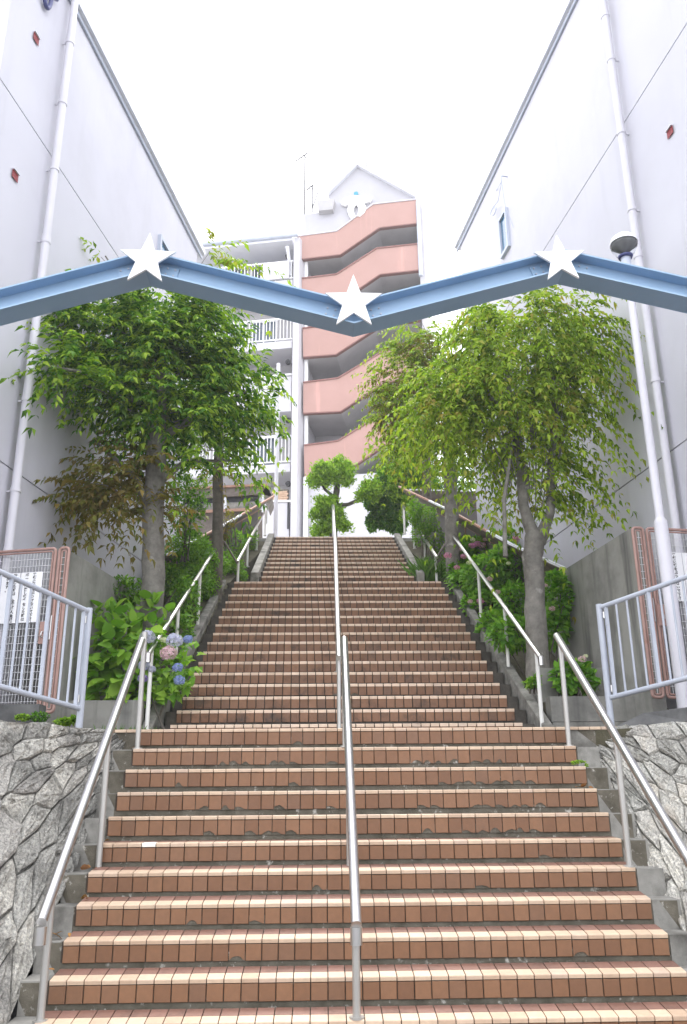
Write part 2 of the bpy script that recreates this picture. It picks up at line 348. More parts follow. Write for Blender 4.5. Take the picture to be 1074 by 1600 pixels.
def chip_shape(w, h, d, r):                   # riser tile with its lower edge broken away
    xs = np.linspace(0, w, 9); amp = r.uniform(.012, .034); c = r.uniform(.2, .8)*w; wd = r.uniform(.25, .6)*w
    bot = [-h + max(0, amp*(1 - ((x-c)/wd)**2)) + r.uniform(0,.004) for x in xs]
    front = [(0,0,0)] + [(x,0,z) for x, z in zip(xs, bot)] + [(w,0,0)]
    n = len(front); vs = front + [(x, d, z) for x,_,z in front]
    fs = [tuple(range(n)), tuple(range(2*n-1,n-1,-1))] + [((i+1)%n, i, i+n, (i+1)%n+n) for i in range(n)]
    return vs, fs
def me_of(name, sh, mat):
    me = bpy.data.meshes.new(name); me.from_pydata(sh[0], [], sh[1]); me.materials.append(mat); me.update(); return me
RH = .102
def tilt(k): return .032 if k <= 3 else {4:.027, 5:.009}.get(k, 0)      # worn lower treads fall towards the front
def rise(k): return .090 if tilt(k-1) > .02 else RH
pr_ = random.Random(3)
chip_px = {10:[(462,480)], 9:[(340,400),(415,470),(508,522),(640,722),(745,805)], 8:[(282,295),(405,415),(446,462),(685,760),(772,840)],
           7:[(310,320),(345,385),(424,440),(508,525),(647,690),(728,855)], 6:[(312,328),(392,460),(655,672),(722,845)], 5:[(846,866)], 4:[(480,500),(740,762)], 3:[(305,325),(404,420)], 2:[(372,390),(880,900)],
           11:[], 14:[(520,560)]}
flights = [('lower_stair_flight', range(-3, 11), 'riser', 'nosing', range(1, 9)),
           ('middle_stair_flight', range(11, 27), 'riser_mid', 'nosing_mid', range(11, 19)),
           ('upper_stair_flight', range(27, 38), 'riser_mid', 'nosing_mid', ())]
flight_obj = {}
white_done = False
for fname, rows, rm, nmn, solo in flights:
    rows = list(rows); core = MB(); JT = .006 if fname.startswith('lower') else .0105
    # concrete core: one stepped slab with the mortar bed behind the tiles
    lower = fname.startswith('lower')
    for k in rows:
        y, z, hw = row(k); yb = row(k+1)[0] if k not in (10, 26, 37) else (7.6 if k == 10 else (14.2 if k == 26 else 17.6))
        zr = z - (row(k)[1]-row(k-1)[1])
        wl_ = CX-hw-(.15 if lower else .12); wr_ = CX+hw+(.17 if lower else .12)
        if k == 10: wl_ = CX-hw-.36; wr_ = CX+hw+.5
        core.box((wl_, y+.014, max(zr-.5, 0.02)), (wr_, yb+.05, z-.0125))
    co = core.build(fname, M['mortar' if lower else 'mortar_mid'], org=(CX, row(rows[0])[0], row(rows[0])[1]), kind='structure')
    flight_obj[fname] = co
    rest_r, rest_n, rest_t = MB(), MB(), MB()
    bed = MB(); patch = MB()
    for k in rows:
        y, z, hw = row(k); bed.box((CX-hw+.002, y+.009, z-.027-rise(k)), (CX+hw-.004, y+.0125, z-.0135)); a_, b_ = CX-hw+.002, CX+hw-.004; tl = tilt(k)*.88; bed.add([(a_,y+.0105,z-.0108),(b_,y+.0105,z-.0108),(b_,y+.185,z-.0108+tl),(a_,y+.185,z-.0108+tl)], [(0,1,2,3)])
    bed.build('joint_bed', M['joint_dark'], co, kind='stuff')
    mr = me_of('riser_tile', tile_shape(TW-JT, RH, .03), M[rm]); mrs = me_of('riser_tile', tile_shape(TW-JT, .090, .03), M[rm]); nh = .026 if fname.startswith('lower') else .034; mn = me_of('nosing_tile', nosing_shape(TW-JT, h=nh), M[nmn]); mt = me_of('tread_tile', tile_shape(TW-JT, .010, .1), M['tread'])
    mnw = me_of('nosing_tile', nosing_shape(TW-JT), M['nosing_white'])
    chips = [me_of('riser_tile', chip_shape(TW-JT, RH, .006, pr_), M[rm]) for _ in range(9)]; chips_s = [me_of('riser_tile', chip_shape(TW-JT, .090, .006, pr_), M[rm]) for _ in range(5)]
    tw = TW if not fname.startswith('upper') else .0925
    def put(name, me, loc):
        o = bpy.data.objects.new(name, me); link(o, co, loc); return o
    for k in rows:
        y, z, hw = row(k); xr = CX+hw; xl = CX-hw; x = xr - tw
        cx_px = []
        for a, b in chip_px.get(k, []):
            py = 1150 if k > 9 else 1300
            cx_px.append((at(a, py, y).x, at(b, py, y).x))
        ph = (k*.37) % 1 * 0
        while x + tw > xl + .02:
            w = tw - JT; x0 = x
            if x < xl: x0 = xl; w = x + tw - JT - xl
            jz = pr_.uniform(-.0012,.0012); jy = pr_.uniform(-.0015,.0015); full = abs(w-(TW-JT)) < 1e-6
            chipped = any(a - .01 < x0 + w/2 < b + .01 for a, b in cx_px)
            if chipped: patch.box((x0-.004, y+.0065, z-.03-rise(k)), (x0+w+.004, y+.0088, z-.07))
            if k in solo and full:
                if chipped: put('riser_tile', pr_.choice(chips_s if rise(k) < .1 else chips), (x0, y+jy, z-.029+jz))
                else: put('riser_tile', mrs if rise(k) < .1 else mr, (x0, y+jy, z-.029+jz))
                isw = (k == 5 and abs(at(229,1320,y).x - (x0+w/2)) < .05)
                put('nosing_tile', mnw if isw else mn, (x0, y-.004+jy, z+jz*.4)).rotation_euler.x = math.atan(tilt(k)/.21)
            elif w > .012:
                sh = chip_shape(w, rise(k), .006, pr_) if chipped else tile_shape(w, rise(k), .03)
                rest_r.add([(p[0]+x0, p[1]+y+jy, p[2]+z-.029+jz) for p in sh[0]], sh[1])
                sh = nosing_shape(w, h=nh); rest_n.add([(p[0]+x0, p[1]+y-.004+jy, p[2]+z+jz*.4+p[1]*tilt(k)/.21) for p in sh[0]], sh[1])
            if k <= 26:
                if k in range(0, 5) and full: put('tread_tile', mt, (x0, y+.088, z+jz*.4-.001+.092*tilt(k)/.21)).rotation_euler.x = math.atan(tilt(k)/.21)
                elif w > .012:
                    sh = tile_shape(w, .010, .1); rest_t.add([(p[0]+x0, p[1]+y+.088, p[2]+z-.001+(p[1]+.092)*tilt(k)/.21) for p in sh[0]], sh[1])
            x -= tw
        if k == 10:                           # nosing strip running past the steps along the landing edge
            for sx, n_ in ((-1, 4), (1, 5)):
                for i in range(n_):
                    x0 = (xl - (i+1)*tw) if sx < 0 else (xr + i*tw + JT*0)
                    put('nosing_tile', mn, (x0, y-.004, z))
    if patch.v: patch.build('exposed_mortar', M['mortar'], co, kind='stuff')
    for mb, nm, mt_ in ((rest_r,'riser_tile',rm), (rest_n,'nosing_tile',nmn), (rest_t,'tread_tile','tread')):
        if mb.v: mb.build(nm, M[mt_], co, kind='stuff')
# concrete end blocks of the lower steps (rough cheeks beside the tiles)
co = flight_obj['lower_stair_flight']
for k in range(-2, 11):
    y, z, hw = row(k); zr = row(k-1)[1]
    for sx in (-1, 1):
        x0 = CX + sx*(hw+.006); x1 = CX + sx*(hw+ (.155 if sx < 0 else .19)); j = pr_.uniform(-.006,.006)
        if k == 10: x1 = CX + sx*(hw+.34)
        m = MB(); a, b = min(x0,x1), max(x0,x1)
        m.add([(a,y+.004+j,zr-.1),(b,y+.012+j,zr-.1),(b,y+.3,zr-.1),(a,y+.3,zr-.1),(a,y+.012+j,z-.006+j/2),(b,y+.02+j,z-.008+j/2),(b,y+.3,z-.008+j/2),(a,y+.3,z-.006+j/2)],
              [(0,3,2,1),(4,5,6,7),(0,1,5,4),(1,2,6,5),(2,3,7,6),(3,0,4,7)])
        m.build('end_block', M['conc'], co)
# sloping kerbs of the two upper flights, each of cast lengths
def kerb(fl, sx, A, B, w, h, n):              # A, B: (x inner, y, z of top edge)
    A = Vector(A); B = Vector(B)
    for i in range(n):
        p = A.lerp(B, i/n); q = A.lerp(B, (i+1)/n - .004/ (B-A).length*1.5)
        m = MB(); o = Vector((sx*w,0,0)); dn = Vector((0,0,-h)); e = .012
        prof = [(0,0,-h),(0,0,-e),(sx*e,0,0),(sx*(w-e),0,0),(sx*w,0,-e),(sx*w,0,-h)]
        vs = [p + Vector(t) for t in prof] + [q + Vector(t) for t in prof]; nn = 6
        fs = [tuple(range(nn)), tuple(range(2*nn-1,nn-1,-1))] + [((j+1)%nn, j, j+nn, (j+1)%nn+nn) for j in range(nn)]
        if sx < 0: fs = [f[::-1] for f in fs]
        m.add(vs, fs); m.build('side_kerb', M['conc_kerb'], flight_obj[fl])
kerb('middle_stair_flight', -1, (-1.735, 9.02, ZL+.13), (-1.585, 13.88, ZM+.06), .115, .7, 9)
kerb('middle_stair_flight', 1, (2.285, 9.02, ZL+.14), (2.125, 13.9, ZM+.06), .11, .7, 9)
kerb('upper_stair_flight', -1, (CX-1.335, 13.95, ZM+.2), (CX-1.29, 17.6, ZT+.12), .13, .7, 6)
kerb('upper_stair_flight', 1, (CX+1.335, 13.95, ZM+.2), (CX+1.29, 17.6, ZT+.12), .12, .7, 6)
# dead leaves and weeds on the steps come later

# ------------------------------------------------------------------ stone retaining walls
def voronoi_cells(W, H, pts, mt=(1,0,1)):
    cells = []
    for i, p in enumerate(pts):
        poly = [(0,0),(W,0),(W,H),(0,H)]
        for j, q in enumerate(pts):
            if i == j or (p[0]-q[0])**2 + (p[1]-q[1])**2 > 4: continue
            mx_, my_ = (p[0]+q[0])/2, (p[1]+q[1])/2; ax_, ay_ = q[0]-p[0], q[1]-p[1]; nx, ny = mt[0]*ax_+mt[1]*ay_, mt[1]*ax_+mt[2]*ay_
            out = []
            for a in range(len(poly)):
                A, B = poly[a], poly[(a+1)%len(poly)]
                da = (A[0]-mx_)*nx + (A[1]-my_)*ny; db = (B[0]-mx_)*nx + (B[1]-my_)*ny
                if da <= 0: out.append(A)
                if da*db < 0: t = da/(da-db); out.append((A[0]+(B[0]-A[0])*t, A[1]+(B[1]-A[1])*t))
            poly = out
            if len(poly) < 3: break
        if len(poly) >= 3: cells.append((p, poly))
    return cells
def stone_wall(label, B0, B1, T0, T1, seed, sx):
    B0, B1, T0, T1 = map(Vector, (B0, B1, T0, T1)); r = random.Random(seed)
    t = thing('stone_retaining_wall', (B0+B1+T0+T1)/4 - Vector((0,0,1)), label, 'wall', 'stone walls beside the lower steps')
    W = 3.6; H = 2.6
    def S(u, v):                              # u along the stairs from the top end, v from base to top
        u = u/W; v = v/H; return (B0.lerp(B1, u)).lerp(T0.lerp(T1, u), v)
    def N(u, v):
        e = .02; n = (S(u+e,v)-S(u-e,v)).cross(S(u,v+e)-S(u,v-e)).normalized()
        return n if n.y < 0 else -n
    # mortar bed
    m = MB(); nu, nv = 24, 8
    vs = [S(W*i/nu, H*j/nv) - N(W*i/nu, H*j/nv)*.02 for j in range(nv+1) for i in range(nu+1)]
    m.add(vs, [(j*(nu+1)+i, j*(nu+1)+i+1, (j+1)*(nu+1)+i+1, (j+1)*(nu+1)+i) for j in range(nv) for i in range(nu)])
    m.build('mortar_bed', M['conc'], t)
    m = MB(); m.prism([B1-Vector((0,0,.2)), T1, T1+Vector((3.2*sx,.25,0)), B1+Vector((3.2*sx,.25,-.2))], (0,.4,0)); m.build('wall_return', M['conc_wall'], t)
    pts = []
    for j in range(8):
        for i in range(11):
            pts.append(((i+.5+ (.5 if j%2 else 0) + r.uniform(-.38,.38))*W/11, (j+.5+r.uniform(-.36,.36))*H/8))
    an = R(-38); e1, e2 = .7, 1.35; ca, sa = math.cos(an), math.sin(an)
    A = (e1*ca*ca+e2*sa*sa, (e1-e2)*ca*sa, e1*sa*sa+e2*ca*ca)
    for (p, poly) in voronoi_cells(W, H, pts, A):
        if len(poly) < 3: continue
        cx = sum(q[0] for q in poly)/len(poly); cy = sum(q[1] for q in poly)/len(poly)
        # subdivide edges with jitter, shrink for the joint
        ring = []
        for a in range(len(poly)):
            A, B = poly[a], poly[(a+1)%len(poly)]
            for t_ in (0, .33, .67): ring.append((A[0]+(B[0]-A[0])*t_, A[1]+(B[1]-A[1])*t_))
        rr = []
        for (x, y) in ring:
            d = math.hypot(x-cx, y-cy) + 1e-6; k = 1 - (.007 + r.uniform(0,.006))/d
            rr.append((cx+(x-cx)*k + r.uniform(-.005,.005), cy+(y-cy)*k + r.uniform(-.005,.005)))
        n = len(rr); prot = r.uniform(.02, .045)
        vs = []; fs = []
        lev = [(1, -.03), (1, prot*.5), (.95, prot*.85), (.8, prot), (.6, prot*1.02), (.32, prot*1.05)]
        tx, ty = r.uniform(-.1,.1), r.uniform(-.1,.1)
        for sc_, h in lev:
            for (x, y) in rr:
                xx = cx+(x-cx)*sc_; yy = cy+(y-cy)*sc_
                xx = min(max(xx,0),W); yy = min(max(yy,-.05),H)
                hh = h + ((xx-cx)*tx + (yy-cy)*ty if h > prot*.5 else 0) + (r.gauss(0,.0065) if h > prot*.6 else r.uniform(-.006,.006))
                vs.append(S(xx,yy) + N(xx,yy)*hh)
        vs.append(S(cx,cy) + N(cx,cy)*(prot*1.1)); c = len(vs)-1
        for L in range(len(lev)-1):
            for i in range(n): fs.append((L*n+i, L*n+(i+1)%n, (L+1)*n+(i+1)%n, (L+1)*n+i))
        b = (len(lev)-1)*n
        for i in range(n): fs.append((b+i, b+(i+1)%n, c))
        m = MB(); m.add(vs, fs, False)
        # consistent outward winding
        f0 = m.f[-1]; nn = (m.v[f0[1]]-m.v[f0[0]]).cross(m.v[f0[2]]-m.v[f0[0]])
        if nn.dot(N(cx,cy)) < 0: m.f = [f[::-1] for f in m.f]
        o = m.build('stone', M['stone' if sx < 0 else 'stone_pale'], t)
    return t
stone_wall('dark grey rubble stone wall left of the lower steps', (-1.69,7.62,2.10), (-1.72,4.2,-.35), (-1.72,7.66,2.17), (-3.05,4.9,2.17), 5, -1)
stone_wall('pale rubble stone wall right of the lower steps', (2.28,7.75,2.05), (2.30,4.2,-.35), (2.34,7.95,2.165), (3.6,5.3,2.165), 11, 1)

# ------------------------------------------------------------------ side buildings
def side_building(sx, W, y0, y1, ztop, joints, label, zbase=.0):
    a, b = W; X = lambda Y: a + b*Y
    d = Vector((b,1,0)).normalized(); out = Vector((d.y,-d.x,0))*(1 if sx > 0 else -1)   # away from the stairs
    P0 = Vector((X(y0),y0,0)); P1 = Vector((X(y1),y1,0))
    t = thing('apartment_block', (P0+P1)/2 + out*4, label, 'building', 'pale buildings flanking the stairs')
    zs = [zbase] + joints + [ztop]
    m = MB(); m.prism([P0+out*.02, P1+out*.02, P1+out*8, P0+out*8], (0,0,ztop)); 
    for i in range(len(zs)-1):                # wall bands with recessed joints between them
        g0 = 0 if i == 0 else .009; g1 = .009 if i < len(zs)-2 else 0
        w = MB(); z0 = zs[i]+g0; z1 = zs[i+1]-g1
        q0 = P0 - d*.012 ; q1 = P1 + d*.012
        w.prism([q0+Vector((0,0,z0)), q1+Vector((0,0,z0)), q1+out*8.03+Vector((0,0,z0)), q0+out*8.03+Vector((0,0,z0))], (0,0,z1-z0))
        w.build('wall_band', M['wall_white'], t)
    m.build('wall_core', M['joint'], t)
    # roof slab with fascia and gutter
    r = MB(); e0 = P0 - d*.3 - out*.035; e1 = P1 + d*.22 - out*.035
    r.prism([e0+Vector((0,0,ztop)), e1+Vector((0,0,ztop)), e1+out*8.6+Vector((0,0,ztop)), e0+out*8.6+Vector((0,0,ztop))], (0,0,.16))
    ro = r.build('roof', M['fascia'], t)
    g = MB(); g.beam(e0 - out*.03 + Vector((0,0,ztop+.075)), e1 - out*.03 + Vector((0,0,ztop+.085)), .055, .11); g.build('gutter', M['fascia'], ro)
    g = MB(); g.beam(e0 + out*.012 + Vector((0,0,ztop-.026)), e1 + out*.012 + Vector((0,0,ztop-.026)), .03, .05); g.build('eave_trim', M['gutter'], ro)
    return t, d, out
bl, dl, ol = side_building(-1, WL, 7.62, 14.36, 11.85, [5.07, 9.295], 'pale lavender building with red vents left of the stairs')
br, dr, orr = side_building(1, WR, 5.9, 15.95, 13.2, [5.385, 10.11], 'pale lavender building with coiled cable right of the stairs')
def wall_pipe(W, out, px0, py0, z0, z1, brackets, label, parent=None):
    p = onw(px0, py0, *W) - out*.105
    t = thing('downpipe', (p.x,p.y,z0), label, 'drainpipe', 'downpipes on the building walls')
    m = MB(); m.tube([(p.x,p.y,z0),(p.x,p.y,z1)], .049, 14); m.build('pipe', M['pipe'], t)
    for z in brackets:
        c = MB(); c.tube([(p.x,p.y,z-.022),(p.x,p.y,z+.022)], .057, 14); c.tube([(p.x,p.y,z), (p.x+out.x*.1,p.y+out.y*.1,z-.01)], .012, 6)
        c.build('bracket', M['pipe'], t)
    for z in np.arange(z0+1.9, z1, 3.9):
        c = MB(); c.tube([(p.x,p.y,z-.05),(p.x,p.y,z+.05)], .056, 14); c.build('coupling', M['pipe'], t)
def zon(W, px, py): return onw(px, py, *W).z
wall_pipe(WL, ol, 60, 370, ZL, 11.84, [zon(WL,96,66), zon(WL,84,160), zon(WL,70,262), zon(WL,57,375), zon(WL,30,628), zon(WL,15,770)], 'white downpipe with brackets on the left building wall')
wall_pipe(WR, orr, 1000, 330, ZL, 13.19, [zon(WR,964,100), zon(WR,986,205), zon(WR,1007,320), zon(WR,1049,586)], 'white downpipe with brackets on the right building wall')
# little red lined vents: a tilted square recess with a white lip
def diamond_vent(W, d, out, px, py, parent, s=.05):
    c = onw(px, py, *W); u = Vector((0,0,1))
    q = [c - d*s*1.25 - u*s, c + d*s*1.25 - u*s, c + d*s*1.25 + u*s, c - d*s*1.25 + u*s]
    m = MB(); m.prism([p - out*.014 for p in q], out*-.004); fr = m.build('vent_lining', M['red'], parent)
    e = MB(); e.beam(q[2]-out*.022+u*.006, q[3]-out*.022+u*.006, .03, .012); e.build('vent_lip', M['pipe'], fr)
for px, py in ((55,61),(22,275)): diamond_vent(WL, dl, ol, px, py, bl)
diamond_vent(WR, dr, orr, 1049, 207, br)
# windows sunk in the side walls
def wall_window(W, d, out, px0, py0, px1, py1, parent, name='window'):
    a = onw(px0, py0, *W); b_ = onw(px1, py1, *W); z0, z1 = min(a.z,b_.z), max(a.z,b_.z); a.z = b_.z = 0
    mid = (a+b_)/2; hl = (b_-a).length/2; zc = (z0+z1)/2; hz = (z1-z0)/2
    f = MB()
    for s_, (ex, ez) in (((1,0),(.03,hz+.03)), ((-1,0),(.03,hz+.03)), ((0,1),(hl,.03)), ((0,-1),(hl,.03))):
        f.obox(mid + d*(s_[0]*(hl+.03)) + Vector((0,0,zc+s_[1]*(hz))) - out*.03, d*ex, out*.03, Vector((0,0,ez)))
    w = f.build(name, M['gutter'], parent)
    g = MB(); g.obox(mid + Vector((0,0,zc)) - out*.018, d*hl, out*.004, Vector((0,0,hz))); g.build('pane', M['blueglass'], w)
wall_window(WR, dr, orr, 784, 345, 797, 385, br); wall_window(WL, dl, ol, 249, 372, 262, 420, bl)
# bottom of a big navy character mounted on the left wall
c = onw(70, -10, *WL) - ol*.05; m = MB(); pts = []
for i in range(25):
    a = 2*math.pi*i/24; pts.append(c + dl*(.085*math.cos(a)) + Vector((0,0,.23*math.sin(a))))
m.tube(pts, .028, 8); o = m.build('wall_character', M['navy'], bl)
m = MB(); m.tube([c + Vector((0,0,-.18)), c + ol*.05 + Vector((0,0,-.18))], .01, 6); m.build('standoff', M['pipe'], o)
m = MB(); m.tube([c + dl*.09 + Vector((0,0,.05)), c + dl*.2 + Vector((0,0,.12)), c + dl*.22 + Vector((0,0,.5))], .028, 8); m.build('wall_character', M['navy'], bl)
# cable hook, coil and overhead wire on the right wall
h0 = onw(793, 276, *WR); h1 = h0 - orr*.12
t = thing('cable_hook', h0, 'dark cable coil hanging from a hook high on the right wall', 'cable')
m = MB(); m.tube([h0, h1, h1 + Vector((0,0,-.12))], .012, 6); m.build('hook', M['gutter'], t)
m = MB(); far = at(666, 428, 31); n_ = 14
h2 = h1 + Vector((0,0,-.12))
m.tube([h2.lerp(far, i/n_) - Vector((0,0,.5*math.sin(math.pi*i/n_))) for i in range(n_+1)], .006, 5); m.build('overhead_wire', M['gutter'], t)
m = MB(); co_ = onw(779, 331, *WR) - orr*.1
for k in range(2): m.tube([co_ + dr*(.16*math.cos(a)*(1-.2*k)) + Vector((0,0,(.085-.02*k)*math.sin(a)+.05*math.cos(a))) for a in np.linspace(0,2*math.pi,21)], .007, 5)
m.build('coil', M['gutter'], t)
m = MB(); m.tube([h2, h2.lerp(co_,.5)+Vector((0,0,-.12)), co_+Vector((0,0,.1))], .006, 5); m.tube([h2, h2+Vector((0,0,-.5))-dr*.05, h2+Vector((0,0,-1.1))-dr*.12+orr*.1], .006, 5); m.build('cable_drop', M['gutter'], t)

# ------------------------------------------------------------------ concrete retaining walls in front of the buildings
def conc_block(label, x0, y0, b, y1, zt, sx, th=.16):
    d = Vector((b,1,0)).normalized(); out = Vector((d.y,-d.x,0))*sx
    P0 = Vector((x0,y0,ZL-.4)); P1 = P0 + d*((y1-y0)/d.y)
    m = MB(); m.prism([P0, P1, P1+out*th, P0+out*th], (0,0,zt-ZL+.4))
    o = m.build('concrete_wall', M['conc_wall']); tag(o, label, 'wall', 'concrete walls below the buildings')
p = at(104,857,8.8); conc_block('stained concrete wall behind the left fence', p.x, 8.8, .172, 13.6, p.z, -1)
p = at(986,825,8.8); conc_block('stained concrete wall behind the right fence', p.x, 8.8, -.137, 12.2, p.z, 1)

# low planter walls at the back of the landing
def pl_wall(label, x0, x1, y, z0, z1, th=.14, mat='conc_wall'):
    m = MB(); m.box((x0,y,z0),(x1,y+th,z1)); e = .01
    o = m.build('planter_wall', M[mat]); tag(o, label, 'wall', 'low planter walls')
zr1 = at(880,1088,9.15).z; zr2 = at(880,1046,9.75).z
pl_wall('lower tier of the planter wall right of the middle steps', 2.42, 3.34, 9.12, ZL-.1, ZL+.17)
pl_wall('middle tier of the planter wall right of the middle steps', 2.42, 3.34, 9.15, ZL+.178, zr1, .2)
pl_wall('upper tier of the planter wall under the right tree', 2.40, 3.36, 9.62, ZL, zr2, .14)
pl_wall('low planter wall under the left hydrangea', -2.72, -1.86, 9.06, ZL-.1, at(190,1094,9.06).z, .16)
m = MB(); m.box((2.42,9.36,ZL),(3.34,9.62,zr1-.03)); m.build('planter_soil', M['soil'], kind='structure')
m = MB(); m.prism([at(960,1137,7.8), at(1074,1127,7.3), at(1150,1118,6.9), at(1150,1100,6.95), at(1074,1105,7.35), at(1005,1114,7.7)], (.12,.2,0))
o = m.build('coping_slab', M['coping']); tag(o, 'dark coping slab on top of the right stone wall', 'coping')
for i,(a_, b_) in enumerate(((0,60),)):
    p = at(a_-14, 1118, 7.9); q = at(b_, 1120, 7.9); m = MB(); m.box((p.x, 7.9, ZL-.05), (q.x, 8.1, p.z+.1-.02*i))
    o = m.build('kerb_stone', M['coping']); tag(o, ['long dark kerb stone under the left gate','short dark kerb stone under the left gate post'][i], 'kerb stone')

# ------------------------------------------------------------------ handrails
def handrail(label, pts, posts, r=.022, group='stainless handrails', pm='post_paint', pr=.022, ends=True, ret=None, collars=()):
    b = Vector(posts[0][0]) if posts else Vector(pts[0])
    t = thing('handrail', b, label, 'handrail', group)
    m = MB(); m.tube(pts, r, 14); m.build('rail', M['steel'], t)
    for p, ztop in posts:
        m = MB(); m.tube([p, (p[0],p[1],ztop)], pr, 12); po = m.build('post', M[pm], t)
        c = MB(); c.tube([(p[0],p[1],p[2]), (p[0],p[1],p[2]+.012)], pr*1.9, 12); c.build('foot_flange', M[pm], po)
    for q in collars:
        m = MB(); m.tube([Vector(q)-Vector((0,0,.045)), Vector(q)+Vector((0,0,.045))], r*1.12, 12); m.build('elbow', M['steel'], t)
    if ret:
        m = MB(); m.tube(ret, .016, 10); m.build('link_bar', M['brown_metal'], t)
    return t
def onx(px, py, X): return onw(px, py, X, 0)
def rz(a, b, y): return a.z + (b.z-a.z)*(y-a.y)/(b.y-a.y)
def tread(y):
    for k in range(37,-4,-1):
        if row(k)[0] <= y: return row(k)[1]
    return 0
# lower flight
A = onx(65,1440,-1.52); B = onx(222,1000,-1.52)
ps = [onx(64,1600,-1.52).y, 6.34, 7.36]
ps[0] = 5.30
handrail('left stainless handrail of the lower steps', [A, B], [((-1.52,y,tread(y)), rz(A,B,y)-.01) for y in ps], .030, collars=[A - Vector((0,0,.07))])
A = onx(1074,1340,2.08); B = onx(870,993,2.08); d_ = (A-B).normalized(); A2 = A + d_*.4
handrail('right stainless handrail of the lower steps', [A2, B], [((2.08,y,tread(y)), rz(A,B,y)-.01) for y in (4.98, 6.18, 7.38)], .030)
A = at(557,1445,5.17); B = at(538,998,7.32)
handrail('central stainless handrail of the lower steps', [A, B], [((A.x+(B.x-A.x)*f_, y, tread(y)), rz(A,B,y)-.01) for f_, y in ((.02,5.27),(.52,6.3),(.97,7.3))], .030, collars=[A - Vector((0,-.03,.06))])
# middle flight
A = at(232,1022,8.86); B = at(346,843,13.9)
mids = [(.03), (.3), (.6), (.985)]
def sideposts(A, B, fr, base): 
    o = []
    for f_ in fr:
        p = A.lerp(B, f_); o.append(((p.x,p.y,base(p.y)), p.z-.005))
    return o
bz = lambda y: ZL-.03 if y < 9.05 else slopez(y)-.1
handrail('left white posted handrail of the middle steps', [A, B], sideposts(A,B,mids,bz), .026, pm='post_white', collars=[A - Vector((0,0,.04))], ret=[B, B+Vector((.05,.1,-.02)), at(371,880,13.95)])
A = at(845,1027,8.93); B = at(708,836,14.0)
handrail('right white posted handrail of the middle steps', [A, B], sideposts(A,B,mids,bz), .026, pm='post_white', collars=[A - Vector((0,0,.04))], ret=[B, B+Vector((-.05,.1,-.02)), at(682,872,14.05)])
A = at(530,1028,8.6); B = at(524,842,14.0)
handrail('central stainless handrail of the middle steps', [A, B], [((A.lerp(B,f_).x, A.lerp(B,f_).y, tread(A.lerp(B,f_).y)), A.lerp(B,f_).z) for f_ in (.02,.35,.68,.98)], .028)
# upper flight
zs_ = lambda y: ZM-.3 if y < 13.9 else ZM + (y-14)*.51
A = at(371,878,13.95); B = at(416,795,18.3)
handrail('left white posted handrail of the upper steps', [A, B, B+Vector((0,.12,-.03)), B+Vector((0,.16,-.3))], sideposts(A,B,(.03,.3,.62,.97),zs_), .027, pm='post_white')
A = at(683,871,13.95); B = at(630,790,18.5)
handrail('right white posted handrail of the upper steps', [A, B, B+Vector((0,.12,-.03)), B+Vector((0,.16,-.3))], sideposts(A,B,(.03,.3,.62,.97),zs_), .027, pm='post_white')
A = at(526.5,880,13.95); B = at(520.5,790,18.2)
handrail('central stainless handrail of the upper steps', [A, B], [((A.lerp(B,f_).x, A.lerp(B,f_).y, tread(A.lerp(B,f_).y)), A.lerp(B,f_).z) for f_ in (.03,.5,.98)], .03)

# ------------------------------------------------------------------ pale blue fences on the stone walls
def fence(label, P, Q, ext, zb, nbar, sx):
    # P: top of the end post by the stairs, Q: top rail at the frame edge; runs on to ext beyond it
    P = Vector(P); Q = Vector(Q); d = (Q-P); d.z = 0; L = d.length; d.normalize(); E = P + (Q-P)*ext
    t = thing('metal_fence', (P.x,P.y,zb(P)), label, 'fence', 'pale blue fences above the stone walls')
    m = MB(); m.tube([(P.x,P.y,zb(P)-.05),(P.x,P.y,P.z+.01)], .030, 12); m.build('post', M['fence'], t)
    m = MB(); m.tube([P+d*.03+Vector((0,0,-.02)), E+Vector((0,0,-.02))], .023, 12); m.build('top_rail', M['fence'], t)
    lo = lambda p: p - Vector((0,0,.86))
    m = MB(); m.tube([lo(P)+d*.03, lo(E)], .023, 12); m.build('bottom_rail', M['fence'], t)
    tot = (E-P).length; n = int(tot/.118)
    for i in range(n):
        p = P + (E-P)*((.075+i*.118)/tot)
        m = MB()
        if i % 4 == 0: m.beam(lo(p), p-Vector((0,0,.02)), .03, .03, up=(1,0,0))
        else: m.tube([lo(p), p-Vector((0,0,.02))], .0105, 8)
        m.build('baluster', M['fence'], t)
    for z in (.1, .78):
        h = MB(); q = P + d*.045 - Vector((0,0,z)); h.tube([q-Vector((0,0,.03)), q+Vector((0,0,.03))], .012, 8); h.build('hinge', M['steel'], t)
fence('pale blue railing fence on the left stone wall', at(140,952,7.5), at(0,889,6.42), 2.1, lambda p: 2.15, 0, -1)
fence('pale blue railing fence on the right stone wall', at(936,946,7.9), at(1074,897,7.12), 2.0, lambda p: 2.15, 0, 1)

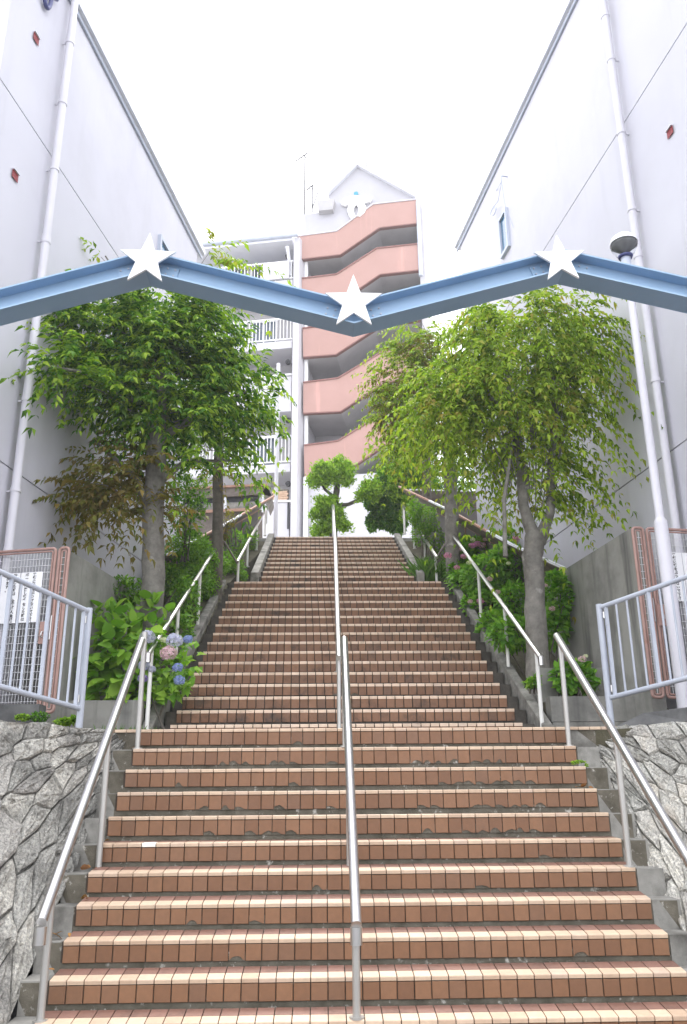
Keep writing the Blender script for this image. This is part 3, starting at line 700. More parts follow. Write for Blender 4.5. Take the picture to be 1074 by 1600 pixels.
# ------------------------------------------------------------------ pink mesh gates with notices
def text_mesh(name, txt, size, mat, parent, org, ex, ez, col_gap):
    """vertical columns of characters, right to left; org is the top right corner"""
    for ci, colt in enumerate(txt):
        cu = bpy.data.curves.new('notice_text', 'FONT'); cu.body = '\n'.join(colt); cu.size = size; cu.align_x = 'CENTER'; cu.space_line = .98; cu.resolution_u = 1; cu.offset = .0012
        tmp = bpy.data.objects.new('notice_text', cu); sc.collection.objects.link(tmp)
        dg = bpy.context.evaluated_depsgraph_get(); me = bpy.data.meshes.new_from_object(tmp.evaluated_get(dg))
        bpy.data.objects.remove(tmp); bpy.data.curves.remove(cu)
        if me is None or len(me.vertices) == 0: continue
        me.materials.clear(); me.materials.append(mat)
        n = len(me.vertices); co = np.empty(n*3); me.vertices.foreach_get('co', co); co = co.reshape(-1,3)
        o0 = Vector(org) + Vector(ex)*(-(ci+.6)*col_gap)
        ex_, ez_ = np.array(ex), np.array(ez); v = co[:,:1]*ex_ + (co[:,1:2]-size*.8)*ez_
        me.vertices.foreach_set('co', v.ravel()); me.update()
        o = bpy.data.objects.new('lettering', me); link(o, parent, o0); o['kind'] = 'stuff'
def frame_loop(p, ex, ez, w, h, r, rad=.05, n=10):
    pts = []
    for cx_, cz_, a0 in ((w-rad,h-rad,0),(rad,h-rad,90),(rad,rad,180),(w-rad,rad,270)):
        for k in range(5):
            a = R(a0+22.5*k); pts.append(p + ex*(cx_+rad*math.cos(a)) + ez*(cz_+rad*math.sin(a)))
    pts.append(pts[0]); pts.append(pts[1]); return pts
def gate(label, P, ex, w_n, w_m, h, sx, txt):
    # P: bottom corner next to the concrete wall; ex runs away from the stairs
    ex = Vector(ex).normalized(); ez = Vector((0,0,1)); P = Vector(P); nrm = Vector((-ex.y, ex.x, 0)); nrm = nrm if nrm.y < 0 else -nrm
    t = thing('mesh_gate', P, label, 'gate', 'pink framed mesh gates')
    for (off, w) in ((0, w_n), (w_n+.012, w_m)):
        p = P + ex*off
        m = MB(); rr = .016; m.tube(frame_loop(p+ex*rr+ez*rr, ex, ez, w-2*rr, h-2*rr, rr, .035), rr, 10, cap=False); m.build('frame', M['rust_pink'], t)
        m = MB(); m.tube(frame_loop(p+ex*.046+ez*.046, ex, ez, w-.092, h-.092, .01, .012), .009, 8, cap=False); m.build('inner_frame', M['rust_pink'], t)
        m = MB()
        nx = int((w-.1)/.036); nz = int((h-.1)/.075)
        for i in range(1, nx+1): q = p + ex*(.05+(w-.1)*i/(nx+1)); m.beam(q+ez*.05, q+ez*(h-.05), .004, .004, up=nrm)
        for j in range(1, nz+1): q = p + ez*(.05+(h-.1)*j/(nz+1)) + nrm*.005; m.beam(q+ex*.045, q+ex*(w-.045), .004, .004, up=ez)
        m.build('wire_mesh', M['wire'], t, kind='stuff')
    q = P + ex*(w_n+.06) + ez*(h*.47)
    m = MB(); m.obox(q+nrm*.02, ex*.042, nrm*.012, ez*.11); lk = m.build('lock_plate', M['rust_pink'], t)
    m = MB(); m.tube([q+nrm*.03+ez*.01, q+nrm*.06+ez*.0, q+nrm*.06-ez*.04+ex*.01, q+nrm*.04-ez*.05], .008, 8); m.build('handle', M['steel'], lk)
    m = MB(); m.obox(P+ex*(w_n-.012)+nrm*.02+ez*(h*.5), ex*.006, nrm*.006, ez*.12); m.build('latch_strip', M['steel'], t)
    # notice: white sheets hung on the mesh
    s0 = P + ex*(w_n+.135) + ez*(h*.845-.52) + nrm*.02
    m = MB(); m.prism([s0, s0+ex*.24, s0+ex*.24+ez*.52, s0+ez*.52], nrm*.004); s = m.build('notice_sheet', M['sheet'], t)
    m = MB(); s1 = s0 + ex*.25; m.prism([s1, s1+ex*.25, s1+ex*.25+ez*.52, s1+ez*.52], nrm*.004); s2 = m.build('notice_sheet', M['sheet'], t)
    right = ex if sx > 0 else -ex             # reading direction as seen from the stairs
    tr = (s0 + ez*.51) if sx < 0 else (s0 + ex*.24 + ez*.51)
    text_mesh('lettering', txt[:2], .039, M['ink'], s, tr + nrm*.006 - right*.035*(1 if sx < 0 else 1), right, ez, .085)
    tr2 = (s1 + ez*.51) if sx < 0 else (s1 + ex*.25 + ez*.51)
    text_mesh('lettering', txt[2:], .039, M['ink'], s2, tr2 + nrm*.006, right, ez, .085)
TXT = ['建物に物をぶつけないで下さい', 'ボール、落し物等をした時は、', '破損した時は、全額個人負担に', 'なります。']
p = at(86,1112,8.5); q = at(0,1099,8.62); p.z = at(86,1112,8.5).z - .02; hgt = at(80,853,8.5).z - p.z
gate('pink mesh gate with white notices left of the concrete wall', p, (q.x-p.x, .13, 0), .135, .72, hgt, -1, TXT)
p = at(1018,1092,8.5); hgt = at(1008,822,8.5).z - p.z
gate('pink mesh gate with white notices right of the lamp post', p, (1,.16,0), .15, .72, hgt, 1, TXT)

# ------------------------------------------------------------------ lamp post
p = at(1066,1095,8.15); top = at(980,400,8.15); X0 = (p.x+top.x)/2
t = thing('lamp_post', (X0,8.15,ZL), 'white lamp post with a round globe head on the right', 'lamp post')
zs1 = at(1036,812,8.15).z
m = MB(); m.lathe((X0,8.15,0), [(.068,ZL-.05),(.068,zs1-.05),(.062,zs1-.015),(.048,zs1+.01),(.044,zs1+.02),(.042,top.z-.35)], 18); m.build('pole', M['pipe'], t)
m = MB(); m.box((X0-.14,8.01,ZL-.05),(X0+.14,8.29,ZL+.08)); m.build('footing', M['conc'], t)
zc = at(980,384,8.15).z
m = MB(); m.lathe((X0,8.15,0), [(.0,top.z-.36),(.05,top.z-.35),(.055,zc-.16),(.02,zc-.15)], 16); m.build('neck', M['gutter'], t)
m = MB(); m.lathe((X0,8.15,0), [(.03,zc-.17),(.075,zc-.165),(.085,zc-.14),(.06,zc-.125),(.03,zc-.12)], 18); m.build('collar', M['navy'], t)
def glass_mat():
    mm, n, l, b = nmat('clear_globe_glass'); b.inputs['Base Color'].default_value = (.9,.92,.95,1); b.inputs['Roughness'].default_value = .08
    b.inputs['Transmission Weight'].default_value = .95; b.inputs['IOR'].default_value = 1.05; return mm
M['globe'] = glass_mat()
m = MB(); m.lathe((X0,8.15,zc), [(.05,-.145),(.1,-.11),(.135,-.05),(.15,.0),(.148,.03)], 20); m.build('globe', M['globe'], t)
m = MB(); m.lathe((X0,8.15,zc), [(.151,.025),(.15,.04),(.132,.085),(.09,.125),(.04,.145),(.0,.15)], 20); m.build('dome_cap', M['white_star'], t)
m = MB(); m.lathe((X0,8.15,zc), [(.0,-.1),(.07,-.06),(.13,.0),(.14,.024),(.0,.03)], 20); m.build('reflector', M['coping'], t)

# ------------------------------------------------------------------ zigzag beam with stars
YB = 6.5
px_ = [(-260, 391+490*.2577), (230,391), (553,471), (878,388.5), (1330, 388.5+452*.225)]
V = [at(a, b, YB-.115) for a, b in px_]; V = [Vector((v.x, YB, v.z)) for v in V]
t = thing('zigzag_beam', ((V[2].x),YB,0), 'blue zigzag steel beam with three white stars across the stairs', 'beam')
def mitre(i):
    dirs = []
    if i > 0: dirs.append((V[i]-V[i-1]).normalized())
    if i < 4: dirs.append((V[i+1]-V[i]).normalized())
    n = [Vector((-d.z,0,d.x)) for d in dirs]
    if len(n) == 1: return n[0]
    s = (n[0]+n[1]).normalized(); return s / s.dot(n[0])
H, Bw, tf, twb = .205, .23, .014, .010
prof = [(-Bw/2,0),(Bw/2,0),(Bw/2,-tf),(twb/2,-tf),(twb/2,-H+tf),(Bw/2,-H+tf),(Bw/2,-H),(-Bw/2,-H),(-Bw/2,-H+tf),(-twb/2,-H+tf),(-twb/2,-tf),(-Bw/2,-tf)]
for i in range(4):
    m = MB(); n = len(prof)
    vs = [V[j] + mitre(j)*h + Vector((0,y,0)) for j in (i, i+1) for (y,h) in prof]
    fs = [((k+1)%n, k, k+n, (k+1)%n+n) for k in range(n)]
    fs += [(0,1,2,11),(11,2,3,10),(10,3,4,9),(9,4,5,8),(8,5,6,7),(n,n+11,n+2,n+1),(n+11,n+10,n+3,n+2),(n+10,n+9,n+4,n+3),(n+9,n+8,n+5,n+4),(n+8,n+7,n+6,n+5)]
    m.add(vs, fs); m.build('beam_segment', M['blue_beam'], t)
for i, (cx_, cy_, rpx, lean_) in enumerate(((230,404,.252,-2), (553,471,.255,0), (876,404,.235,3))):
    c = at(cx_, cy_, YB-.15); poly = []
    for k in range(10):
        a = R(90+36*k+lean_); r_ = rpx if k % 2 == 0 else rpx*.40
        poly.append(c + Vector((r_*math.cos(a), 0, r_*math.sin(a)*1.06)))
    m = MB(); m.prism(poly, (0,.022,0)); m.build('star', M['white_star'], t)
    b = MB(); b.beam(c+Vector((0,.02,-.02)), c+Vector((0,.14,-.02)), .05, .05); b.build('star_bracket', M['blue_beam'], t)
for j in (1, 2, 3):
    v = V[j] + Vector((0,-.012,-H*.5)); sg = 1 if j != 2 else -1
    for i in (-1, 1):
        e = (V[j+i]-V[j]).normalized(); nn = Vector((-e.z,0,e.x)); nn = nn if nn.z > 0 else -nn
        m = MB(); m.obox(v + e*.17, e*.1, Vector((0,.006,0)), nn*.055); pl = m.build('splice_plate', M['blue_beam'], t)
        for a in (.10,.17,.24):
            for b_ in (-.03,.03): bt = MB(); q = v + e*a + nn*b_; bt.tube([q, q+Vector((0,-.016,0))], .009, 6); bt.build('bolt', M['fence'], pl)
for j, zb in ((0,ZL-.03),(4,ZL-.03)):
    v = V[j]; x = v.x + (.12 if j == 0 else -.12); m = MB(); m.beam((x,YB,zb),(x,YB,v.z-H), .15, .15, up=(0,1,0)); m.build('support_post', M['blue_beam'], t)

# ------------------------------------------------------------------ apartment house with its pink stair tower behind the plaza
FA = R(10); FE = Vector((math.cos(FA), -math.sin(FA), 0)); FN = Vector((-math.sin(FA), -math.cos(FA), 0))   # along the facade, towards the stairs
F0 = at(472, 700, 32.0)
def fac(px, py, back=0.0): return hit(px, py, F0 - FN*back, FN)
UZ = Vector((0,0,1))
tb = thing('apartment_house', Vector((F0.x+3,33,ZT)), 'white apartment house with a pink zigzag stair tower beyond the steps', 'building')
# bands: top edge and bottom edge as pixels of the photograph on the facade plane
bands = [([(464,370),(526,362),(583,320),(651,312.5)], [(472,405),(532,398),(593,356),(653,349)]),
         ([(472,436),(526,429.5),(589,389),(655,382)], [(472,478),(532,471),(594,429),(656,422)]),
         ([(473,514),(527,507),(594,463),(657,455)], [(474,558),(525,554),(596,508),(657,500)]),
         ([(474,598.7),(528,592),(602,548),(659,541)], [(474,646),(532.5,643),(602,597),(659,590)]),
         ([(475,697),(528,690),(597,648),(660,641)], [(476,746),(533,742),(604,694),(661,687)])]
for bi, (tp, bt) in enumerate(bands):
    T = [fac(*q) for q in tp]; B_ = [fac(*q) for q in bt]
    for i, p_ in enumerate(T): pass
    m = MB(); m.prism(T + B_[::-1], -FN*.16); o = m.build('stair_parapet', M['pink_wall'], tb)
    c = MB()
    for i in range(3): c.beam(T[i]+FN*-.08+UZ*.03, T[i+1]+FN*-.08+UZ*.03, .24, .06)
    c.build('coping', M['pink_trim'] if bi else M['bld_white'], o)
    c = MB()
    for i in range(3): c.beam(B_[i]+FN*.008-FN*.08, B_[i+1]+FN*.008-FN*.08, .19, .05)
    c.build('lower_trim', M['pink_trim'], o)
    # landing and flight slab seen from below
    m = MB(); m.prism([p - FN*.18 for p in B_] + [p - FN*.18 + UZ*.16 for p in B_[::-1]], -FN*2.2); m.build('stair_slab', M['soffit'], tb)
tower_r = fac(657, 400); tower_l = fac(473, 400); tower_l.z = tower_r.z = 0
zt = fac(464,370).z
m = MB(); p0 = tower_l - FN*2.45; p1 = tower_r - FN*2.45; m.prism([p0,p1,p1-FN*.3,p0-FN*.3], UZ*(zt)); m.build('stairwell_wall', M['bld_grey'], tb)
m = MB(); p0 = tower_r - FE*.05; m.prism([p0 - FN*.2, p0+FE*.22 - FN*.2, p0+FE*.22-FN*2.6, p0-FN*2.6], UZ*(fac(655,313).z)); m.build('tower_side_wall', M['bld_white'], tb)
# white wall behind the raking part of each flight
for (tp, bt) in bands[:4]:
    pass
m = MB(); a = fac(528, 600, .9); b_ = fac(600, 600, .9); a.z = b_.z = ZT; m.prism([a,b_,b_-FN*.1,a-FN*.1], UZ*6); 
# gable above the stair
g = [fac(475,372,.1), fac(475,335,.1), fac(520,329,.1), fac(513,307,.1), fac(559,261.5,.1), fac(651,312,.1), fac(651,316,.1), fac(585,323,.1), fac(526,366,.1)]
m = MB(); m.prism(g, -FN*3); m.build('gable_wall', M['gable'], tb)
m = MB(); m.beam(g[4]+FN*.06+UZ*.04, g[5]+FN*.06+UZ*.04, .3, .07); m.beam(g[4]+FN*.06+UZ*.04, g[3]+FN*.06+UZ*.04, .3, .07); m.build('gable_trim', M['fascia'], tb)
m = MB(); m.prism([fac(497,329,-.2), fac(520,327,-.2), fac(523,311,-.2), fac(495,313,-.2)], -FN*1.0); m.build('roof_box', M['bld_grey'], tb)
# emblem: white leafy figure with a teal dot
ez_ = [(640,303),(655,283),(690,272),(715,268),(745,270),(775,272),(795,285),(785,300),(755,304),(765,325),(760,350),(735,372),(722,370),(728,345),(726,325),(716,312),(706,325),(704,348),(712,368),(695,385),(680,368),(672,340),(680,315),(660,318),(643,312)]
m = MB(); m.prism([fac(330+a/3.16, 220+b/3.16, -.06) for a,b in ez_], -FN*.12); em = m.build('emblem', M['emblem'], tb)
c = fac(556.5, 302, -.06); m = MB(); m.prism([c + FE*(.1*math.cos(a)) + UZ*(.1*math.sin(a)) for a in np.linspace(0,2*math.pi,13)[:-1]], -FN*.12); m.build('emblem_dot', M['teal'], em)
# downpipes of the tower
p = fac(657.5, 420, -.05); m = MB(); m.tube([(p.x,p.y,fac(656,316).z),(p.x,p.y,fac(659,432).z)], .09, 8); m.build('downpipe', M['gutter'], tb)
p = fac(478, 600, -.02); 
for (tp, bt), (tp2, bt2) in zip(bands[:4], bands[1:]):
    q0 = fac(478.5, tp2[0][1], .3); q1 = fac(478.5, bt[0][1], .3); m = MB(); m.tube([(q0.x,q0.y,q0.z),(q0.x,q0.y,q1.z)], .09, 8); m.build('landing_pipe', M['rail_white'], tb)
q1 = fac(478, 746, .05); m = MB(); m.tube([(q1.x,q1.y,ZT),(q1.x,q1.y,q1.z)], .1, 8); m.build('downpipe', M['rail_white'], tb)
# white party column between tower and balconies
cl = fac(455.5, 700, -.25); cr_ = fac(473, 700, -.25); cl.z = cr_.z = 0
m = MB(); m.prism([cl, cl.lerp(cr_,.55), cr_ - FN*.9, cr_ - FN*3, cl-FN*3], UZ*fac(460,377).z); m.build('party_column', M['bld_white'], tb)
# ground floor wall under the tower, with a small dark window
m = MB(); a = fac(476, 746, .2); b_ = fac(662, 690, .2); a.z = b_.z = ZT; m.prism([a,b_,b_-FN*.3,a-FN*.3], UZ*(fac(476,746,.2).z-ZT)); m.build('ground_wall', M['bld_white'], tb)
for i in range(4):
    pass
w0 = fac(487, 818, .19); w1 = fac(512, 818, .19); zt_ = fac(487,815,.19).z; w0.z = w1.z = zt_-1.1
m = MB(); m.prism([w0+FN*.02,w1+FN*.02,w1+FN*.02+UZ*1.1,w0+FN*.02+UZ*1.1], FN*.06); w_ = m.build('window', M['rail_white'], tb)
m = MB(); m.prism([w0+FN*.09+FE*.1,w1+FN*.09-FE*.1,w1+FN*.09-FE*.1+UZ*.95,w0+FN*.09+FE*.1+UZ*.95], FN*.01); m.build('pane', M['darkglass'], w_)
# balcony side
XL = 250
zr = [(387-(335-XL)*-.0, 376)]
def lev(py): return fac(455, py).z
Lf = fac(XL, 600, 0); Rf = fac(455.5, 600, 0); Lf.z = Rf.z = 0
def slab(name, z0, z1, d0, d1, mat, l=Lf, r=Rf): 
    m = MB(); m.prism([l+FN*d0, r+FN*d0, r-FN*d1, l-FN*d1], UZ*(z1-z0)); 
    for v in m.v: v.z += z0
    return m.build(name, M[mat], tb)
ztop = lev(377)
slab('back_wall', ZT, ztop, -1.5, 1.9, 'bld_grey')
slab('roof_slab', ztop-.2, ztop+.05, .35, 1.9, 'fascia')
m = MB(); m.tube([Lf+FN*.42+UZ*(ztop), Rf+FN*.42+FE*.3+UZ*ztop], .1, 8); m.build('eave_gutter', M['gutter'], tb)
m = MB(); q = fac(449,385,-.42); m.tube([q, q-FN*.6-UZ*.5, (q-FN*.6-UZ*.5) - UZ*.6], .08, 8); m.build('downpipe', M['fascia'], tb)
floors = [(407,437,'rail'), (496,532,'rail'), (584,632,'solid'), (680,724,'rail')]
for fi, (yt, yb, kind) in enumerate(floors):
    zt_, zb_ = lev(yt), lev(yb)
    if kind == 'rail':
        slab('balcony_slab', zb_-.35, zb_, 0, 1.5, 'bld_white')
        rl = MB(); rl.beam(Lf+UZ*zt_-FN*.06, Rf+UZ*zt_-FN*.06, .06, .07); rl.beam(Lf+UZ*(zb_+.12)-FN*.06, Rf+UZ*(zb_+.12)-FN*.06, .05, .05); ro = rl.build('balcony_rail', M['rail_white'], tb)
        n = 38
        for i in range(n):
            q = Rf.lerp(Lf, (i+.5)/n)-FN*.06; b2 = MB(); b2.beam(q+UZ*(zb_+.1), q+UZ*zt_, .028, .028, up=FN); b2.build('baluster', M['rail_white'], ro)
        if fi == 0:
            q0 = fac(407, 430, -.0); q1 = fac(452,430,-.0); q0.z = q1.z = 0; b2 = MB(); b2.prism([q0,q1,q1-FN*.03,q0-FN*.03], UZ*(zt_-zb_-.15)); 
            for v in b2.v: v.z += zb_+.1
            b2.build('privacy_panel', M['bld_white'], tb)
    else:
        slab('balcony_parapet', zb_-.3, zt_-.12, 0, .12, 'bld_white'); slab('balcony_slab', zb_-.3, zb_, -.12, 1.5, 'bld_white')
        rl = MB(); rl.beam(Lf+UZ*zt_-FN*.06, Rf+UZ*zt_-FN*.06, .06, .07); rl.build('balcony_rail', M['rail_white'], tb)
    # sliding window and round vent on the back wall
    for (wx0, wx1) in ((395,432),(345,385)):
        a = fac(wx0, yt, 1.48); b_ = fac(wx1, yt, 1.48); a.z = b_.z = zb_+.05
        m = MB(); m.prism([a,b_,b_+UZ*1.9,a+UZ*1.9], FN*.04); w_ = m.build('balcony_window', M['rail_white'], tb)
        mid = a.lerp(b_,.5)
        for (s_, e_) in ((a,mid),(mid,b_)):
            s2 = s_.lerp(e_,.06); e2 = s_.lerp(e_,.94); m = MB(); m.prism([s2+FN*.045+UZ*.08,e2+FN*.045+UZ*.08,e2+FN*.045+UZ*1.82,s2+FN*.045+UZ*1.82], FN*.01); m.build('pane', M['darkglass'], w_)
for (vx, vy) in ((450.5,402),(451,567),(451,658),(451,757)):
    c = fac(vx, vy, .6); m = MB(); m.tube([c, c+FN*.12], .11, 12); m.build('round_vent', M['black'], tb)
slab('ground_parapet', ZT, lev(786), .1, .25, 'bld_white', l=fac(395,800).xy.to_3d(), r=Rf)
a = fac(395,783,-.13); b_ = fac(455,783,-.13); m = MB(); m.beam(a,b_,.06,.08); m.build('ground_rail', M['rail_white'], tb)
a = fac(451,785,-.12); m = MB(); m.beam(a, a-UZ*1.1, .08,.02, up=FN); m.build('slot', M['black'], tb)
# beige brick patch, brick by brick
a = fac(425,783,-.02); b_ = fac(450,764,-.02); w_ = (b_-a).xy.length; hgt_ = b_.z-a.z
bp = MB(); bp.prism([a-FN*.01,a+FE*w_-FN*.01,a+FE*w_+UZ*hgt_-FN*.01,a+UZ*hgt_-FN*.01], -FN*.2); bw = bp.build('brick_panel', M['mortar'], tb)
bm = MB(); bm.box((0,0,0),(.20,.03,.07)); bme = bm.mesh('brick', (0,0,0), M['brick'])
for j in range(int(hgt_/.08)):
    for i in range(int(w_/.21)):
        o = bpy.data.objects.new('brick', bme); link(o, bw, a + FE*(i*.21+(.1 if j%2 else 0)*.5) + UZ*(j*.08) + FN*.02); o.rotation_euler = (0,0,-FA)
# roof antennas
ta = thing('roof_antenna', fac(476,335,1), 'tall television antenna mast on the apartment house roof', 'antenna', 'roof antennas')
def mast(t, x, y0, y1, w, n, back=1.0):
    p0 = fac(x,y0,back); p1 = fac(x,y1,back); p1 = Vector((p0.x,p0.y,p1.z)); m = MB(); m.tube([p0,p1], .04, 6); m.build('mast', M['antenna'], t)
    m = MB(); e = Vector((.8,-.55,0)).normalized(); m.tube([p1-e*w-UZ*.1, p1+e*w*.3+UZ*.03], .03, 5); m.build('boom', M['antenna'], t)
    for i in range(n):
        c = p1 - e*w*(1 - i*1.25/max(1,n-1)) - UZ*.05; s_ = Vector((.55,.8,0)).normalized()*(.12+.03*i); el = MB(); el.tube([c-s_, c+s_], .02, 5); el.build('element', M['antenna'], t)
    return p0, p1
p0, p1 = mast(ta, 476, 335, 242, .55, 5)
m = MB(); m.tube([p0+UZ*.3+FE*0, p0+UZ*1.3, ], .03, 6); m.build('bracket', M['antenna'], ta)
ta = thing('roof_antenna', fac(488,332,1), 'short forked television antenna beside the tall mast', 'antenna', 'roof antennas')
p0, p1 = mast(ta, 488, 332, 290, .3, 4); m = MB(); m.tube([p0+UZ*.2, p0+FE*.3+UZ*1.2], .03, 5); m.build('stay', M['antenna'], ta)
ta = thing('roof_antenna', fac(573,275,1), 'thin lightning rod on the gable ridge', 'lightning rod'); p0 = fac(573,272,1); p1 = fac(573,250,1); m = MB(); m.tube([p0,(p0.x,p0.y,p1.z)], .03, 5); m.build('rod', M['antenna'], ta)
# white lamp pole at the top of the steps
p = at(430.5,838,18.2); q = at(431,640,18.2); t = thing('white_pole', (p.x,18.2,ZT), 'tall white pole at the top left of the steps', 'pole')
m = MB(); m.tube([(p.x,18.2,ZT),(p.x,18.2,q.z+1.2)], .045, 12); m.build('shaft', M['pipe'], t)
m = MB(); m.box((p.x-.09,18.11,ZT),(p.x+.09,18.29,ZT+.12)); m.build('footing', M['conc_kerb'], t)

# ------------------------------------------------------------------ brown mesh fences with sloping overhangs
def overhang_fence(label, pts, drop, lean, posts_h, group='brown overhang fences', gap=1):
    """pts: 3D points along the top edge of the leaning panel; lean: vector from top edge down to the mesh top; posts_h: height of the mesh below"""
    t = thing('overhang_fence', Vector(pts[0]) - Vector((0,0,posts_h)), label, 'fence', group)
    lean = Vector(lean)
    for a, b in zip(pts[:-1], pts[1:]):
        a = Vector(a); b = Vector(b); n = max(1, int((b-a).length/.95))
        for i in range(n):
            p = a.lerp(b, i/n); q = a.lerp(b, (i+1)/n); g = (q-p).normalized()*.012
            nn = (q-p).cross(lean).normalized()*.018
            m = MB(); m.prism([p+g, q-g, q-g+lean, p+g+lean], nn); m.build('overhang_panel', M['brown_metal'], t)
            m = MB(); dn = Vector((0,0,-posts_h)); m.prism([p+g+lean, q-g+lean, q-g+lean+dn, p+g+lean+dn], nn*.6); m.build('mesh_panel', M['mesh_panel'], t)
            m = MB(); m.beam(p+lean, p+lean+dn, .04, .04, up=(1,0,0)); m.build('post', M['rust_edge'], t)
            m = MB(); m.beam(p+Vector((0,0,.012)), q+Vector((0,0,.012)), .045, .03); m.build('top_edge', M['rust_edge'] if i % 3 else M['fascia'], t)
            m = MB(); m.beam(p+lean*.97, q+lean*.97, .04, .03); m.build('mid_rail', M['rust_edge'], t)
# right: climbs beside the upper flight, and one along the plaza edge
overhang_fence('brown overhang fence climbing right of the upper steps', [at(882,889,10.9), at(800,852,12.2), at(700,797,14.8), at(624,761,17.9)], 0, (.32,.05,-.30), 1.0)
overhang_fence('brown overhang fence along the plaza edge on the right', [at(762,769,18.3), at(640,766,18.6)], 0, (.05,.30,-.26), 1.1)
overhang_fence('brown overhang fence climbing left of the upper steps', [at(262,868,12.4), at(345,824,14.8), at(428,776,17.9)], 0, (-.34,.05,-.30), .95)
# left: flat roofed shelter behind the fence
t = thing('shelter_roof', at(340,838,19.5), 'low brown roofed shelter left of the plaza', 'shelter')
def shp(name, q, Y, off, mat): 
    m = MB(); m.prism([at(a,b,Y) for a,b in q], off); return m.build(name, M[mat], t)
shp('roof_fascia', [(255,765),(418,757),(424,775),(420,775),(412,772),(255,783)], 19.5, (0,.06,0), 'brown_metal')
shp('roof_edge', [(255,762.5),(418,755.5),(418,758.5),(255,765.5)], 19.45, (0,.9,0), 'rust_edge')
shp('window_frame', [(262,776),(411,768),(411,786),(262,792)], 19.6, (0,.04,0), 'fascia')
shp('window_pane', [(266,781),(405,774),(405,783),(266,789)], 19.58, (0,.01,0), 'black')
shp('sill_panel', [(258,790),(412,783),(412,794),(258,800)], 19.55, (0,.05,0), 'conc')
shp('lower_rail', [(258,800),(400,793),(400,797),(258,804)], 19.5, (0,.05,0), 'rust_edge')
shp('back_panel', [(258,803),(410,796),(410,860),(258,860)], 19.62, (0,.1,0), 'brown_metal')
shp('side_slope', [(418,757),(426,777),(420,790),(411,768)], 19.5, (0,.8,0), 'brown_metal')
for a in (300, 350, 409): shp('frame_post', [(a,768),(a+4,768),(a+4,800),(a,800)], 19.52, (0,.05,0), 'fascia')

# ------------------------------------------------------------------ vegetation
def unit(a): return a / (np.linalg.norm(a, axis=-1, keepdims=True) + 1e-9)
def np_mesh(name, co, faces, mat, parent, org, smooth=False, kind='stuff'):
    me = bpy.data.meshes.new(name); org = np.array(org)
    n = len(co); k = faces.shape[1]
    me.vertices.add(n); me.vertices.foreach_set('co', (co - org).astype(np.float32).ravel())
    me.loops.add(faces.size); me.loops.foreach_set('vertex_index', faces.astype(np.int32).ravel())
    me.polygons.add(len(faces)); me.polygons.foreach_set('loop_start', np.arange(0, faces.size, k, dtype=np.int32))
    me.update(calc_edges=True); me.materials.append(mat)
    o = bpy.data.objects.new(name, me); link(o, parent, org)
    if kind: o['kind'] = kind
    return o
def leaf_arrays(base, d, nrm, L, W, fold=.25, curl=.18):
    """pointed leaves, six vertices and four triangles each, folded along the midrib"""
    d = unit(d); s = unit(np.cross(d, nrm)); n = unit(np.cross(s, d)); L = L[:,None]; W = W[:,None]
    m1 = base + d*L*.38; m2 = base + d*L*.72 - n*L*curl*.35; tip = base + d*L - n*L*curl
    a1 = m1 + s*W*.5 + n*W*fold; b1 = m1 - s*W*.5 + n*W*fold
    co = np.stack([base, a1, tip, b1, m1 - n*W*.02, m2], 1).reshape(-1,3)
    f = np.array([[0,4,1],[1,4,5],[1,5,2],[0,3,4],[3,5,4],[3,2,5]]); k = len(base)
    return co, (np.arange(k)[:,None,None]*6 + f[None]).reshape(-1,3)
def sprays(p0, d, n_pair, length, leaf, rg, droop=.5, width=.38):
    """pinnate sprays: paired leaflets along an arching stalk"""
    Mn = len(p0); T = np.linspace(.12, 1, n_pair); d = unit(d)
    length = np.broadcast_to(length, (Mn,)); 
    up_ = np.array([0,0,1.0]); side = unit(np.cross(d, up_ + rg.normal(0,.15,(Mn,3))))
    t = T[None,:,None]; P = p0[:,None] + d[:,None]*length[:,None,None]*t - up_*droop*length[:,None,None]*t**2
    tan = unit(d[:,None] - up_*2*droop*t)
    base = []; dirs = []; nr = []
    for s in (-1, 1):
        dd = tan*.55 + s*side[:,None]*.8 - up_*.28 + rg.normal(0,.16,(Mn,n_pair,3))
        base.append(P); dirs.append(dd); nr.append(np.broadcast_to(up_*.8, P.shape) + rg.normal(0,.35,P.shape))
    base.append(P[:,-1:]); dirs.append(tan[:,-1:] ); nr.append(np.broadcast_to(up_, P[:,-1:].shape))
    base = np.concatenate([b.reshape(-1,3) for b in base]); dirs = np.concatenate([b.reshape(-1,3) for b in dirs]); nr = np.concatenate([b.reshape(-1,3) for b in nr])
    L = leaf*rg.uniform(.6,1.3,len(base)); return leaf_arrays(base, dirs, nr, L, L*width)
def ppm(Y, z): return F_PX / (Y*math.cos(PITCH) + (z-EYE.z)*math.sin(PITCH))      # pixels per metre at a place
def blob_points(blobs, Y0, rg, thick=.8, shell=.35):
    P = []; D = []; K = []
    for (px, py, rx, ry, n, *o) in blobs:
        Y = Y0 + (o[0] if o else 0); c = np.array(at(px, py, Y)); s = 1/ppm(Y, c[2])
        r = np.array([rx*s, (rx+ry)/2*s*thick, ry*s*1.1])
        v = unit(rg.normal(size=(n,3))); rad = (shell + (1-shell)*rg.random(n))**.5
        P.append(c + v*r*rad[:,None]); D.append(v); K.append(np.full(n, len(K)))
    return np.concatenate(P), np.concatenate(D), np.concatenate(K)
